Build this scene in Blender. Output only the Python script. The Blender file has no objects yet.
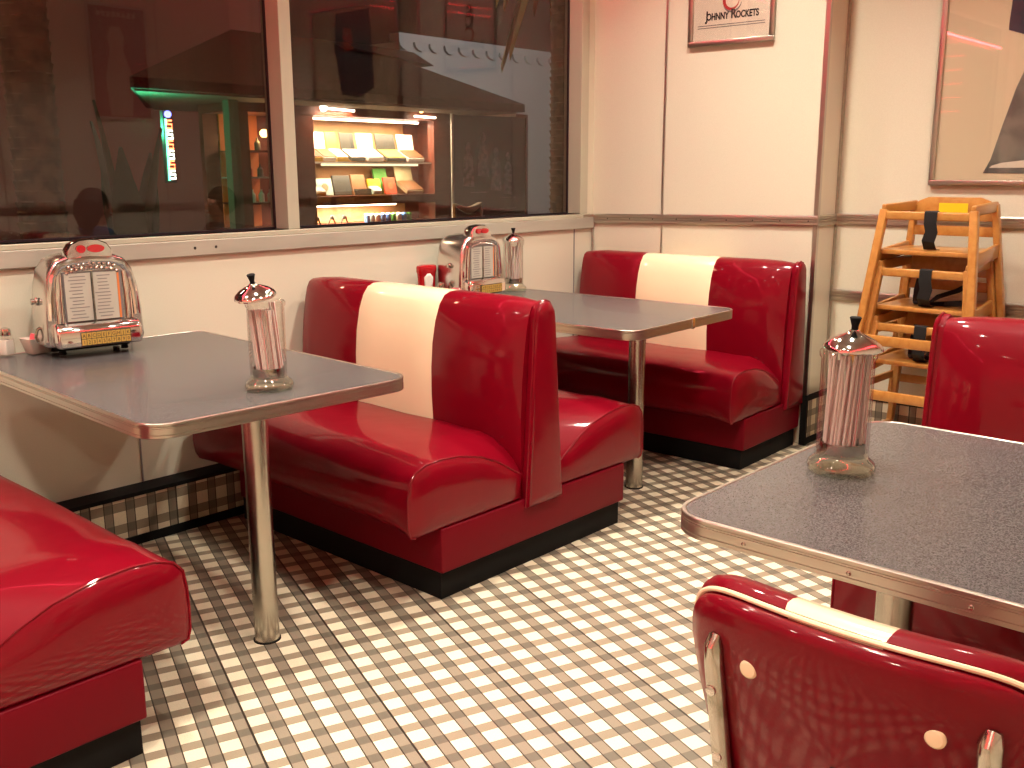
import bpy, bmesh, math, random
from mathutils import Vector, Matrix, Euler
random.seed(7)
PI = math.pi
SC = bpy.context.scene
COL = SC.collection
R = math.radians

# ------------------------------------------------------------------ materials
def srgb(r, g, b):
    f = lambda c: (c / 12.92) if c <= .04045 else ((c + .055) / 1.055) ** 2.4
    return (f(r / 255), f(g / 255), f(b / 255), 1)

def mat(name, col, rough=.5, metal=0, coat=0, spec=.5, bump=None, emit=None, estr=0, noise=None, trans=0, ior=1.45, coat_rough=.03):
    m = bpy.data.materials.new(name); m.use_nodes = True
    n = m.node_tree.nodes; l = m.node_tree.links
    b = n['Principled BSDF']
    b.inputs['Base Color'].default_value = col
    b.inputs['Roughness'].default_value = rough
    b.inputs['Metallic'].default_value = metal
    b.inputs['Coat Weight'].default_value = coat
    b.inputs['Coat Roughness'].default_value = coat_rough
    b.inputs['Specular IOR Level'].default_value = spec
    b.inputs['Transmission Weight'].default_value = trans
    b.inputs['IOR'].default_value = ior
    if emit:
        b.inputs['Emission Color'].default_value = emit
        b.inputs['Emission Strength'].default_value = estr
    tc = n.new('ShaderNodeTexCoord')
    if bump:
        t = n.new('ShaderNodeTexNoise'); t.inputs['Scale'].default_value = bump[0]; t.inputs['Detail'].default_value = bump[2] if len(bump) > 2 else 2
        bm = n.new('ShaderNodeBump'); bm.inputs['Strength'].default_value = 1; bm.inputs['Distance'].default_value = bump[1]
        l.new(tc.outputs['Object'], t.inputs['Vector']); l.new(t.outputs['Fac'], bm.inputs['Height']); l.new(bm.outputs['Normal'], b.inputs['Normal'])
    if noise:   # (scale, colour2, lo, hi[, stretch])
        t = n.new('ShaderNodeTexNoise'); t.inputs['Scale'].default_value = noise[0]; t.inputs['Detail'].default_value = 4
        mp = n.new('ShaderNodeMapping')
        if len(noise) > 4: mp.inputs['Scale'].default_value = noise[4]
        r = n.new('ShaderNodeValToRGB'); r.color_ramp.elements[0].position = noise[2]; r.color_ramp.elements[1].position = noise[3]
        r.color_ramp.elements[0].color = col; r.color_ramp.elements[1].color = noise[1]
        l.new(tc.outputs['Object'], mp.inputs['Vector']); l.new(mp.outputs[0], t.inputs['Vector']); l.new(t.outputs['Fac'], r.inputs['Fac']); l.new(r.outputs['Color'], b.inputs['Base Color'])
    return m

M = {}
M['red'] = mat('red_vinyl', (.172, .0008, .008, 1), .42, spec=.08, coat=.45, coat_rough=.06, bump=(6, .003))
M['red_chair'] = mat('red_chair_vinyl', (.160, .0009, .008, 1), .42, spec=.08, coat=.4, coat_rough=.06, bump=(260, .0002))
M['red_side'] = mat('red_laminate', (.14, .0008, .008, 1), .45, spec=.15, bump=(60, .0003))
M['cream'] = mat('cream_vinyl', (.92, .74, .50, 1), .24, coat=.5, coat_rough=.08, bump=(9, .002))
M['black'] = mat('black_rubber', (.006, .006, .006, 1), .75, spec=.2)
M['wall'] = mat('cream_panel', (.76, .72, .58, 1), .32, noise=(260, (.72, .68, .54, 1), .35, .65))
M['ceil'] = mat('ceiling_paint', (.42, .40, .34, 1), .7)
M['alu'] = mat('brushed_aluminium', (.60, .56, .50, 1), .30, metal=1, bump=(90, .0002))
M['alu_dull'] = mat('satin_aluminium', (.60, .56, .48, 1), .42, metal=1, noise=(6, (.50, .47, .40, 1), .35, .7, (1, 8, 8)))
M['frame'] = mat('painted_window_frame', (.56, .54, .42, 1), .38, metal=.15)
M['sillrail'] = mat('worn_sill_aluminium', (.55, .53, .45, 1), .42, metal=.3, noise=(3, (.47, .45, .38, 1), .35, .7, (1, 6, 6)))
M['steel'] = mat('pole_steel', (.52, .49, .43, 1), .27, metal=1, bump=(40, .0003))
M['chrome'] = mat('chrome', (.80, .79, .77, 1), .07, metal=1)
M['chrome_worn'] = mat('worn_chrome', (.62, .60, .54, 1), .18, metal=1, noise=(30, (.42, .40, .33, 1), .45, .62))
M['chrome_satin'] = mat('satin_chrome', (.74, .73, .70, 1), .24, metal=1)
M['laminate'] = mat('grey_laminate', (.038, .036, .037, 1), .27, spec=.4, coat=.08, noise=(380, (.120, .110, .110, 1), .38, .62))
M['plastic_w'] = mat('white_ceramic', (.82, .76, .66, 1), .25)
M['paper'] = mat('paper', (.85, .80, .72, 1), .6)
M['card'] = mat('aged_title_card', (.50, .47, .40, 1), .45, coat=.3)
M['pink'] = mat('pink_paper', (.80, .12, .16, 1), .6)
M['blue'] = mat('blue_paper', (.12, .2, .5, 1), .6)
M['straw'] = mat('straw_paper', (.95, .82, .78, 1), .55)
M['strawred'] = mat('straw_red_print', (.75, .28, .28, 1), .55)
M['salt'] = mat('salt', (.9, .86, .78, 1), .8)
M['wood'] = mat('oak_varnish', (.52, .25, .062, 1), .34, coat=.3, noise=(4, (.42, .17, .035, 1), .3, .75, (1, 9, 9)))
M['strap'] = mat('black_webbing', (.008, .008, .009, 1), .7)
M['yellow'] = mat('yellow_sticker', (.85, .62, .02, 1), .4)
M['gold'] = mat('gold_key', (.70, .46, .12, 1), .35, metal=.4)
M['ink'] = mat('dark_ink', (.02, .015, .015, 1), .5)
M['redink'] = mat('red_ink', (.55, .03, .03, 1), .5)
M['posterred'] = mat('dark_red_print', (.34, .008, .02, 1), .5)
M['posterfig'] = mat('faded_figure_print', (.75, .42, .34, 1), .5)
M['greyink'] = mat('grey_ink', (.22, .2, .2, 1), .5)
M['orange'] = mat('orange_card', (.75, .22, .06, 1), .5)
M['redlens'] = mat('red_lens', (.40, .006, .012, 1), .12, coat=1, emit=(1, .03, .04, 1), estr=.06)
M['ketchup'] = mat('ketchup_plastic', (.42, .006, .012, 1), .22, coat=.4)
M['skin'] = mat('skin', (.55, .30, .20, 1), .5)
M['hair'] = mat('dark_hair', (.02, .012, .008, 1), .5, bump=(60, .003))
M['denim'] = mat('blue_cloth', (.03, .06, .14, 1), .85)
M['greycloth'] = mat('grey_cloth', (.09, .085, .09, 1), .85)
M['poster_w'] = mat('poster_paper', (.84, .72, .52, 1), .22)
M['sign_w'] = mat('sign_paper', (.88, .78, .66, 1), .2)
M['navy'] = mat('navy_ink', (.012, .035, .075, 1), .3)
M['steelgrey'] = mat('steel_grey_ink', (.22, .22, .20, 1), .3, noise=(8, (.12, .12, .12, 1), .4, .6))
M['gasket'] = mat('black_gasket', (.02, .008, .012, 1), .5)
# outside
M['asphalt'] = mat('asphalt', (.035, .032, .03, 1), .8, noise=(8, (.06, .055, .05, 1), .4, .6))
M['stucco'] = mat('pale_stucco', (.45, .47, .46, 1), .9, bump=(30, .004))
M['stucco_dark'] = mat('reddened_brown_stucco', (.27, .10, .07, 1), .9, bump=(30, .004))  # brown reddened to stand in for the red reflection in the glass
M['mahog'] = mat('mahogany', (.20, .055, .03, 1), .35, noise=(6, (.12, .03, .018, 1), .3, .7, (1, 1, 8)))
M['shingle'] = mat('roof_shingles', (.10, .06, .05, 1), .8, noise=(25, (.055, .035, .03, 1), .4, .6))
M['soffit'] = mat('soffit_boards', (.16, .14, .10, 1), .7)
M['trunk'] = mat('palm_trunk', (.20, .13, .07, 1), .9, noise=(9, (.09, .06, .035, 1), .4, .6))
M['leaf'] = mat('dark_leaf', (.03, .07, .03, 1), .5)
M['frond'] = mat('palm_frond', (.42, .38, .16, 1), .6)
M['board'] = mat('dark_poster_board', (.030, .022, .026, 1), .3)
M['boardgrey'] = mat('grey_print', (.45, .40, .44, 1), .5, noise=(14, (.10, .09, .10, 1), .38, .60))
M['brown'] = mat('brown_canvas', (.16, .04, .025, 1), .8)
M['canvas'] = mat('cream_canvas', (.7, .6, .45, 1), .8)
for nm, c in dict(c_maple=(.62, .36, .16), c_yellow=(.75, .55, .03), c_green=(.12, .45, .08), c_teal=(.45, .66, .58), c_dark=(.05, .055, .045), c_red=(.5, .09, .04), c_gold=(.62, .42, .07), c_white=(.85, .82, .74), c_brown=(.28, .14, .06), c_blue=(.1, .25, .6), c_olive=(.33, .3, .17), c_cigar=(.22, .1, .04)).items():
    M[nm] = mat(nm[2:] + '_box_paper', (*c, 1), .5)

def emis(name, col, s):
    m = bpy.data.materials.new(name); m.use_nodes = True
    n = m.node_tree.nodes; n.clear()
    e = n.new('ShaderNodeEmission'); e.inputs[0].default_value = (*col, 1); e.inputs[1].default_value = s
    o = n.new('ShaderNodeOutputMaterial'); m.node_tree.links.new(e.outputs[0], o.inputs[0]); return m
M['e_bulb'] = emis('warm_bulb', (1, .84, .62), 30)
M['e_neon'] = emis('red_neon', (1, .045, .06), 9)
M['e_neon_near'] = emis('red_neon_near', (1, .045, .06), 15)
M['e_neon_win'] = emis('red_neon_window', (1, .05, .09), 42)
M['e_tube'] = emis('white_tube', (1, .90, .70), 16)
M['e_dim'] = emis('dim_tube', (1, .85, .5), 3)
M['e_green'] = emis('green_neon', (.10, 1, .5), 12)
M['e_bluen'] = emis('blue_neon', (.15, .2, 1), 9)
M['e_redn'] = emis('red_neon_letters', (1, .16, .06), 14)
M['e_whiten'] = emis('white_neon', (.8, 1, .85), 18)
M['e_yellow'] = emis('yellow_lamp', (1, .7, .2), 12)

def glass(name, tint=(1, 1, 1), rmin=.04, mult=1.0, rough=0):
    m = bpy.data.materials.new(name); m.use_nodes = True
    n = m.node_tree.nodes; l = m.node_tree.links; n.clear()
    t = n.new('ShaderNodeBsdfTransparent'); t.inputs[0].default_value = (*tint, 1)
    g = n.new('ShaderNodeBsdfGlossy'); g.inputs['Roughness'].default_value = rough
    lw = n.new('ShaderNodeLayerWeight'); lw.inputs['Blend'].default_value = .5
    p = n.new('ShaderNodeMath'); p.operation = 'POWER'; p.inputs[1].default_value = 4
    a = n.new('ShaderNodeMath'); a.operation = 'MULTIPLY_ADD'; a.inputs[1].default_value = (1 - rmin) * mult; a.inputs[2].default_value = rmin
    x = n.new('ShaderNodeMixShader'); o = n.new('ShaderNodeOutputMaterial')
    l.new(lw.outputs['Facing'], p.inputs[0]); l.new(p.outputs[0], a.inputs[0]); l.new(a.outputs[0], x.inputs[0])
    l.new(t.outputs[0], x.inputs[1]); l.new(g.outputs[0], x.inputs[2]); l.new(x.outputs[0], o.inputs[0])
    return m
M['pane'] = glass('window_glass', (.84, .77, .74), .072, 1.0)
M['jar'] = glass('jar_glass', (.98, .975, .96), .07, .9, .02)
M['jarfoot'] = glass('thick_glass', (.92, .94, .86), .16, 1.0, .02)

# gingham: plaid of taupe bands on cream, in the object's own coordinates
def gingham(name, comp_a, comp_b, pitch, oa, ob, wall=False):
    m = bpy.data.materials.new(name); m.use_nodes = True
    nt = m.node_tree; n = nt.nodes; l = nt.links; b = n['Principled BSDF']
    tc = n.new('ShaderNodeTexCoord')
    def math_(op, a, bb=None, c=None):
        k = n.new('ShaderNodeMath'); k.operation = op
        for i, v in enumerate((a, bb, c)):
            if v is None: continue
            if isinstance(v, (int, float)): k.inputs[i].default_value = v
            else: l.new(v, k.inputs[i])
        return k.outputs[0]
    def dot(vec):
        k = n.new('ShaderNodeVectorMath'); k.operation = 'DOT_PRODUCT'; k.inputs[1].default_value = vec
        l.new(tc.outputs['Object'], k.inputs[0]); return k.outputs['Value']
    def coord(vec, o): return math_('MULTIPLY_ADD', dot(vec), 1 / pitch, -o)
    A = coord(comp_a, oa); B = coord(comp_b, ob)
    def dist(c, off=0.0): # distance to nearest integer
        return math_('ABSOLUTE', math_('SUBTRACT', math_('FRACT', math_('ADD', c, .5 - off)), .5))
    def below(x, t): return math_('LESS_THAN', x, t)
    h = .195
    bA = below(dist(A), h); bB = below(dist(B), h)
    lA = math_('MAXIMUM', below(dist(A, h), .020), below(dist(A, -h), .020))
    lB = math_('MAXIMUM', below(dist(B, h), .010), below(dist(B, -h), .010))
    def grout(c): return below(math_('MULTIPLY', dist(math_('MULTIPLY', math_('SUBTRACT', c, h + 1), .25)), 4), .035)
    gr = grout(A)
    def mix(f, c1, c2):
        k = n.new('ShaderNodeMix'); k.data_type = 'RGBA'
        l.new(f, k.inputs[0])
        for i, v in ((6, c1), (7, c2)):
            if isinstance(v, tuple): k.inputs[i].default_value = v
            else: l.new(v, k.inputs[i])
        return k.outputs[2]
    cream = (.86, .76, .56, 1); band = (.33, .265, .185, 1); bandA = (.30, .245, .18, 1); cross = (.165, .14, .105, 1); line = (.045, .03, .02, 1); lineB = (.2, .15, .1, 1)
    nz = n.new('ShaderNodeTexNoise'); nz.inputs['Scale'].default_value = 3; l.new(tc.outputs['Object'], nz.inputs['Vector'])
    c = mix(bB, cream, band); c = mix(bA, c, bandA); c = mix(math_('MULTIPLY', bA, bB), c, cross)
    c = mix(lB, c, lineB); c = mix(lA, c, line); c = mix(gr, c, (.03, .02, .014, 1))
    sp = n.new('ShaderNodeTexNoise'); sp.inputs['Scale'].default_value = 300; l.new(tc.outputs['Object'], sp.inputs['Vector'])
    mm = n.new('ShaderNodeMix'); mm.data_type = 'RGBA'; mm.blend_type = 'MULTIPLY'; mm.inputs[0].default_value = .25
    l.new(c, mm.inputs[6]); l.new(sp.outputs['Fac'], mm.inputs[7]); l.new(mm.outputs[2], b.inputs['Base Color'])
    b.inputs['Roughness'].default_value = .38
    return m
FA = -.3594; FP = .0833
fc, fs = math.cos(FA), math.sin(FA)
FO = Vector((1.7120, 1.7558, 0))
e1 = Vector((fc, fs, 0)); e2 = Vector((fs, -fc, 0))
M['floor'] = gingham('gingham_floor_tile', e1, e2, FP, FO.dot(e1) / FP, FO.dot(e2) / FP)
M['skirt'] = gingham('gingham_skirting_tile', Vector((1, 1, 0)), Vector((0, 0, 1)), FP, .3, .88)

# ------------------------------------------------------------------ mesh helpers
class MB:
    def __init__(s): s.v = []; s.f = []; s.m = []
    def add(s, vs, fs, mi=0):
        o = len(s.v); s.v += [Vector(v) for v in vs]; s.f += [tuple(i + o for i in f) for f in fs]; s.m += [mi] * len(fs); return s
    def box(s, c, d, rot=None, mi=0):
        x, y, z = d[0] / 2, d[1] / 2, d[2] / 2
        vs = [Vector(p) for p in ((-x, -y, -z), (x, -y, -z), (x, y, -z), (-x, y, -z), (-x, -y, z), (x, -y, z), (x, y, z), (-x, y, z))]
        if rot is not None: vs = [rot @ v for v in vs]
        return s.add([v + Vector(c) for v in vs], [(3, 2, 1, 0), (4, 5, 6, 7), (0, 1, 5, 4), (1, 2, 6, 5), (2, 3, 7, 6), (3, 0, 4, 7)], mi)
    def bb(s, a, b, mi=0):
        a = Vector(a); b = Vector(b); return s.box((a + b) / 2, [abs(t) for t in (b - a)], None, mi)
    def board(s, p0, p1, w, t, side=(0, 1, 0), mi=0):   # a bar from p0 to p1, width w along side, thickness t across
        p0 = Vector(p0); p1 = Vector(p1); d = (p1 - p0).normalized(); sd = Vector(side); sd = (sd - d * sd.dot(d)).normalized(); u = d.cross(sd)
        vs = []
        for p in (p0, p1):
            for a, b in ((-1, -1), (1, -1), (1, 1), (-1, 1)): vs.append(p + sd * (a * w / 2) + u * (b * t / 2))
        return s.add(vs, [(3, 2, 1, 0), (4, 5, 6, 7), (0, 1, 5, 4), (1, 2, 6, 5), (2, 3, 7, 6), (3, 0, 4, 7)], mi)
    def loft(s, rings, closed=True, cap=True, mi=0, mif=None):
        n = len(rings[0]); vs = [p for r in rings for p in r]; fs = []; o = len(s.f)
        for i in range(len(rings) - 1):
            for j in range(n if closed else n - 1):
                k = (j + 1) % n; fs.append((i * n + j, i * n + k, (i + 1) * n + k, (i + 1) * n + j))
        if cap: fs.append(tuple(range(n - 1, -1, -1))); fs.append(tuple((len(rings) - 1) * n + j for j in range(n)))
        s.add(vs, fs, mi)
        if mif:
            for i in range(len(rings) - 1):
                for j in range(n if closed else n - 1): s.m[o + i * (n if closed else n - 1) + j] = mif(i, j)
        return s
    def lathe(s, prof, c=(0, 0, 0), seg=28, mi=0, cap=False, ax=None):
        rings = []
        q = ax if ax is not None else Matrix.Identity(3)
        for r, z in prof: rings.append([Vector(c) + q @ Vector((r * math.cos(2 * PI * k / seg), r * math.sin(2 * PI * k / seg), z)) for k in range(seg)])
        return s.loft(rings, True, cap, mi)
    def tube(s, path, r, seg=8, mi=0, cap=True, flat=1.0):
        P = [Vector(p) for p in path]; rings = []; up = None
        for i, p in enumerate(P):
            d = (P[min(i + 1, len(P) - 1)] - P[max(i - 1, 0)]).normalized()
            if up is None:
                up = Vector((0, 0, 1)) if abs(d.z) < .9 else Vector((1, 0, 0))
            a = (up - d * up.dot(d)).normalized(); b = d.cross(a); up = a
            rr = r[i] if isinstance(r, (list, tuple)) else r
            rings.append([p + a * (rr * math.cos(2 * PI * k / seg)) + b * (rr * flat * math.sin(2 * PI * k / seg)) for k in range(seg)])
        return s.loft(rings, True, cap, mi)
    def prism(s, pts, axis, a, b, mi=0):   # outline (u,v) extruded along axis from a to b
        def P(u, v, t): return {'x': (t, u, v), 'y': (u, t, v), 'z': (u, v, t)}[axis]
        n = len(pts); vs = [P(u, v, a) for u, v in pts] + [P(u, v, b) for u, v in pts]
        return s.add(vs, [tuple(range(n - 1, -1, -1)), tuple(range(n, 2 * n))] + [(i, (i + 1) % n, n + (i + 1) % n, n + i) for i in range(n)], mi)
    def sphere(s, c, r, seg=16, rings=10, mi=0):
        r = (r, r, r) if isinstance(r, (int, float)) else r
        rg = []
        for i in range(1, rings):
            t = PI * i / rings
            rg.append([Vector(c) + Vector((r[0] * math.sin(t) * math.cos(2 * PI * k / seg), r[1] * math.sin(t) * math.sin(2 * PI * k / seg), -r[2] * math.cos(t))) for k in range(seg)])
        return s.loft(rg, True, True, mi)
    def build(s, name, mats, parent=None, bevel=0, seg=2, smooth=35, loc=None, rot=None, kind=None, label=None):
        me = bpy.data.meshes.new(name); bm = bmesh.new()
        vv = [bm.verts.new(v) for v in s.v]
        for f, mi in zip(s.f, s.m):
            try: ff = bm.faces.new([vv[i] for i in f]); ff.material_index = mi
            except ValueError: pass
        bmesh.ops.remove_doubles(bm, verts=bm.verts, dist=1e-5)
        bmesh.ops.recalc_face_normals(bm, faces=bm.faces)
        if bevel:
            ed = [e for e in bm.edges if len(e.link_faces) == 2 and e.calc_face_angle(0) > R(40)]
            bmesh.ops.bevel(bm, geom=ed, offset=bevel, segments=seg, profile=.5, affect='EDGES', clamp_overlap=True)
        for f in bm.faces: f.smooth = smooth > 0
        if smooth > 0:
            for e in bm.edges:
                if len(e.link_faces) == 2 and e.calc_face_angle(0) > R(smooth): e.smooth = False
        bm.to_mesh(me); bm.free()
        for m in (mats if isinstance(mats, (list, tuple)) else [mats]): me.materials.append(M[m] if isinstance(m, str) else m)
        o = bpy.data.objects.new(name, me); COL.objects.link(o)
        if parent: o.parent = parent
        if loc: o.location = loc
        if rot: o.rotation_euler = rot
        if kind: o['kind'] = kind
        if label: o['label'] = label
        return o

def thing(name, label, cat, loc=(0, 0, 0), rz=0, group=None, rot=None):
    o = bpy.data.objects.new(name, None); COL.objects.link(o); o.empty_display_size = .1
    o.location = loc; o.rotation_euler = rot if rot else (0, 0, rz); o['label'] = label; o['category'] = cat
    if group: o['group'] = group
    return o
def tag(o, label, cat, group=None):
    o['label'] = label; o['category'] = cat
    if group: o['group'] = group
    return o
def dup(root, loc=None, rz=None, label=None, group=None):
    r = root.copy(); COL.objects.link(r)
    if loc is not None: r.location = loc
    if rz is not None: r.rotation_euler = (0, 0, rz)
    if label: r['label'] = label
    if group: r['group'] = group
    for ch in [o for o in COL.objects if o.parent == root]:
        c = ch.copy(); COL.objects.link(c); c.parent = r
        for g in [o for o in COL.objects if o.parent == ch]:
            d = g.copy(); COL.objects.link(d); d.parent = c
    return r
def rrect(x0, y0, x1, y1, r, seg=6):   # rounded rectangle outline, r = one radius or four (x0y0, x1y0, x1y1, x0y1)
    r = r if isinstance(r, (list, tuple)) else (r,) * 4; pts = []
    for (cx, cy, a0, rr) in ((x0, y0, 180, r[0]), (x1, y0, 270, r[1]), (x1, y1, 0, r[2]), (x0, y1, 90, r[3])):
        ccx = cx + (rr if cx == x0 else -rr); ccy = cy + (rr if cy == y0 else -rr)
        for k in range(seg + 1):
            a = R(a0 + 90 * k / seg); pts.append((ccx + rr * math.cos(a), ccy + rr * math.sin(a)))
            if rr == 0: break
    return pts
def text_mesh(name, s, size, m, parent, loc, rot, ex=.001, align='CENTER', sx=1.0, bold=0.0):
    cu = bpy.data.curves.new(name, 'FONT'); cu.body = s; cu.size = size; cu.extrude = ex; cu.align_x = align; cu.offset = bold
    t = bpy.data.objects.new(name, cu)
    me = bpy.data.meshes.new_from_object(t); me.name = name; bpy.data.objects.remove(t)
    me.materials.clear(); me.materials.append(M[m])
    for v in me.vertices: v.co.x *= sx
    o = bpy.data.objects.new(name, me); COL.objects.link(o); o.parent = parent; o.location = loc; o.rotation_euler = rot
    return o

# ------------------------------------------------------------------ setting
WY = 3.45                          # window wall
BC = Vector((4.457, WY)); BE = Vector((4.530, 2.142))   # back wall, slightly out of square
FX = 4.76; FWY = 2.155             # recessed far wall
OY = -.42; LX = -2.4; ZC = 3.0
mb = MB(); mb.bb((LX - .2, OY - .1, -.05), (5.0, 3.9, 0)); mb.build('floor', 'floor', kind='structure', smooth=0)
mb = MB(); mb.bb((LX - .2, OY - .1, ZC), (5.0, 3.9, ZC + .1)); mb.build('ceiling', 'ceil', kind='structure', smooth=0)
WB = 1.118                          # window opening bottom
mb = MB(); mb.bb((LX, WY, 0), (4.8, WY + .15, WB)); mb.bb((LX, WY, 2.8), (4.8, WY + .15, ZC)); mb.bb((4.40, WY, WB), (4.8, WY + .15, 2.8)); mb.bb((LX, WY, WB), (LX + .3, WY + .15, 2.8))
mb.build('wall_window_side', 'wall', kind='structure', smooth=0)
bd = (BE - BC).normalized(); bn = Vector((-bd.y, bd.x)); bn = bn if bn.x > 0 else -bn
mb = MB(); q = [BC - bd * .03, BE, Vector((FX + .2, FWY + .01)), Vector((FX + .2, WY + .03))]
mb.prism([(p.x, p.y) for p in q], 'z', 0, ZC); mb.build('wall_back', 'wall', kind='structure', smooth=0)
mb = MB(); mb.bb((FX, OY, 0), (FX + .15, FWY - .001, ZC)); mb.build('wall_far_side', 'wall', kind='structure', smooth=0)
mb = MB(); mb.bb((LX, OY - .12, 0), (FX + .15, OY, ZC)); mb.build('wall_near_side', 'wall', kind='structure', smooth=0)
mb = MB(); mb.bb((LX - .12, OY - .12, 0), (LX, WY + .15, ZC)); mb.build('wall_left_side', 'wall', kind='structure', smooth=0)

# rails and trims
def bplane(y):  # x on the back wall at y
    t = (y - BC.y) / (BE.y - BC.y); return BC.x + (BE.x - BC.x) * t
TR = [0]
def trim(mb, m='alu', bevel=0, name=None, smooth=0):
    TR[0] += 1; return mb.build(name or 'trim_%d' % TR[0], m, kind='structure', bevel=bevel, smooth=smooth)
def railprof(mb, p0, p1, nrm, z0, z1, t=.012, dz1=0):
    # ribbed horizontal rail between plan points
    h = z1 - z0; pr = [(0, 0), (t * .8, 0), (t, .12), (t, .34), (t * .7, .38), (t, .42), (t, .58), (t * .7, .62), (t, .66), (t, .88), (t * .8, 1), (0, 1)]
    rings = []
    for k, p in enumerate((p0, p1)): rings.append([Vector((p[0] + nrm[0] * a, p[1] + nrm[1] * a, z0 + dz1 * k + b * h)) for a, b in pr])
    mb.loft(rings); return mb
mb = MB(); mb.bb((LX, WY - .016, 1.038), (4.452, WY, 1.098)); trim(mb, 'sillrail', bevel=.003)
mb = MB(); railprof(mb, (BC.x - .0, BC.y - .012), (BE.x, BE.y - .012), (-bn.x, -bn.y), 1.066, 1.116, .012, .022); trim(mb)
mb = MB(); railprof(mb, (BE.x - .012, BE.y), (FX, FWY - .001), (0, -1), 1.088, 1.140, .012); trim(mb, 'alu_dull')
mb = MB(); railprof(mb, (FX, FWY - .012), (FX, OY), (-1, 0), 1.088, 1.143, .012, .012); trim(mb)
mb = MB(); railprof(mb, (FX, FWY), (FX, OY), (-1, 0), .712, .765, .012); trim(mb)
mb = MB(); railprof(mb, (LX, OY), (FX, OY), (0, 1), 1.056, 1.116, .012); trim(mb)
# rail screws
for i in range(9):
    y = 3.34 - i * .145; mb = MB(); mb.lathe([(.004, 0), (.003, .002), (.0, .0025)], (bplane(y) - .012, y, 1.091 + .016 * (3.45 - y)), 8, ax=Euler((0, -PI / 2, 0)).to_matrix()); o = mb.build('rail_screw', 'ink')
    tag(o, 'small dark screw head in the aluminium rail on the back wall', 'screw', 'screws along the back wall rail')
for x in (1.97, 2.06): 
    mb = MB(); mb.lathe([(.006, 0), (.0045, .002), (0, .0025)], (x, WY - .016, 1.068), 8, ax=Euler((PI / 2, 0, 0)).to_matrix()); o = mb.build('rail_screw', 'ink')
    tag(o, 'dark screw in the worn window rail right of the left jukebox', 'screw', 'screws in the window rail')
def vstrip(x, y, z0, z1, w=.014, t=.006, d=(0, -1), m='alu'):
    mb = MB(); s = Vector((-d[1], d[0], 0)) * (w / 2); n = Vector((d[0], d[1], 0)) * t; p = Vector((x, y, 0))
    q = [p - s, p + s, p + s * .7 + n, p - s * .7 + n]
    mb.prism([(a.x, a.y) for a in q], 'z', z0, z1); return trim(mb, m)
nb = (-bn.x, -bn.y)
vstrip(bplane(3.00), 3.00, 1.120, ZC, .014, .006, nb); vstrip(bplane(3.00), 3.00, .2, 1.066, .010, .004, nb, 'alu_dull')
vstrip(BC.x - .006, WY - .006, .9, 1.04, .012, .006, (-.7, -.7), 'alu_dull')
# metal corner at the end of the back wall
mb = MB(); mb.bb((BE.x - .006, BE.y - .006, .2), (BE.x + .016, BE.y + .0, ZC)); mb.bb((BE.x - .006, BE.y, .2), (BE.x, BE.y + .016, ZC)); trim(mb)
mb = MB(); mb.bb((FX - .012, FWY - .012, .2), (FX, FWY, ZC)); trim(mb, 'alu_dull')
# panel seams on the window wall under the sill
for x in (4.292, 1.693): 
    mb = MB(); mb.bb((x - .003, WY - .003, .2), (x + .003, WY, 1.038)); trim(mb, 'greyink')
# far wall seams, near wall seams
for x in (-.9, .35, 1.6, 2.85, 4.1): vstrip(x, OY, 1.12, ZC, .014, .006, (0, 1)); vstrip(x, OY, .2, 1.05, .014, .006, (0, 1))

# tiled skirting (projecting plinth under the window, thin elsewhere)
def skirt(name, a, b, z=.185):
    mb = MB(); mb.bb((a[0], a[1], .03), (b[0], b[1], z)); mb.build(name, 'skirt', kind='structure', smooth=0)
skirt('baseboard_window_side', (LX, 3.352), (4.42, WY))
mb = MB(); mb.bb((LX, 3.347, .185), (4.42, WY, .200)); trim(mb, 'black')
mb = MB(); mb.bb((LX, 3.345, 0), (4.42, 3.352, .034)); trim(mb, 'black')
skirt('baseboard_column', (BE.x - .03, BE.y - .012), (FX, BE.y + .01), .225)
mb = MB(); mb.bb((BE.x - .03, BE.y - .016, .225), (FX, BE.y, .25)); mb.bb((BE.x - .034, BE.y - .022, 0), (BE.x - .016, BE.y + .01, .25)); mb.bb((BE.x - .01, BE.y - .016, 0), (FX, BE.y - .012, .034)); trim(mb, 'black')
skirt('baseboard_far_side', (FX - .012, OY), (FX, FWY - .012), .225)
mb = MB(); mb.bb((FX - .016, OY, .225), (FX, FWY - .016, .25)); mb.bb((FX - .016, OY, 0), (FX - .0125, FWY - .016, .034)); trim(mb, 'black')

# windows: opening x -2.1..4.40, mullion at 2.405..2.462
GY = 3.545
def window(n, x0, x1):
    root = bpy.data.objects.new('window_%d' % n, None); COL.objects.link(root); root['kind'] = 'structure'
    mb = MB(); mb.bb((x0, GY - .003, WB), (x1, GY + .003, 2.8)); mb.build('pane', 'pane', root, smooth=0)
    mb = MB()
    g = .016
    mb.bb((x0, GY - g, WB + .002), (x0 + .006, GY - .004, 2.798)); mb.bb((x1 - .006, GY - g, WB + .002), (x1, GY - .004, 2.798)); mb.bb((x0 + .006, GY - g, WB), (x1 - .006, GY - .004, WB + .008)); mb.bb((x0 + .006, GY - g, 2.79), (x1 - .006, GY - .004, 2.798))
    mb.build('gasket', 'gasket', root, smooth=0)
window(1, -2.05, 2.405); window(2, 2.462, 4.335)
mb = MB()
mb.bb((2.405, WY - .008, WB + .001), (2.462, GY + .02, 2.8)); trim(mb, 'frame', bevel=.003)
mb = MB(); mb.bb((4.335, WY - .008, WB + .001), (4.40, GY + .02, 2.8)); trim(mb, 'frame', bevel=.003)
mb = MB(); mb.bb((-2.1, WY - .008, WB), (-2.05, GY + .02, 2.8)); trim(mb, 'frame')
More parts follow.
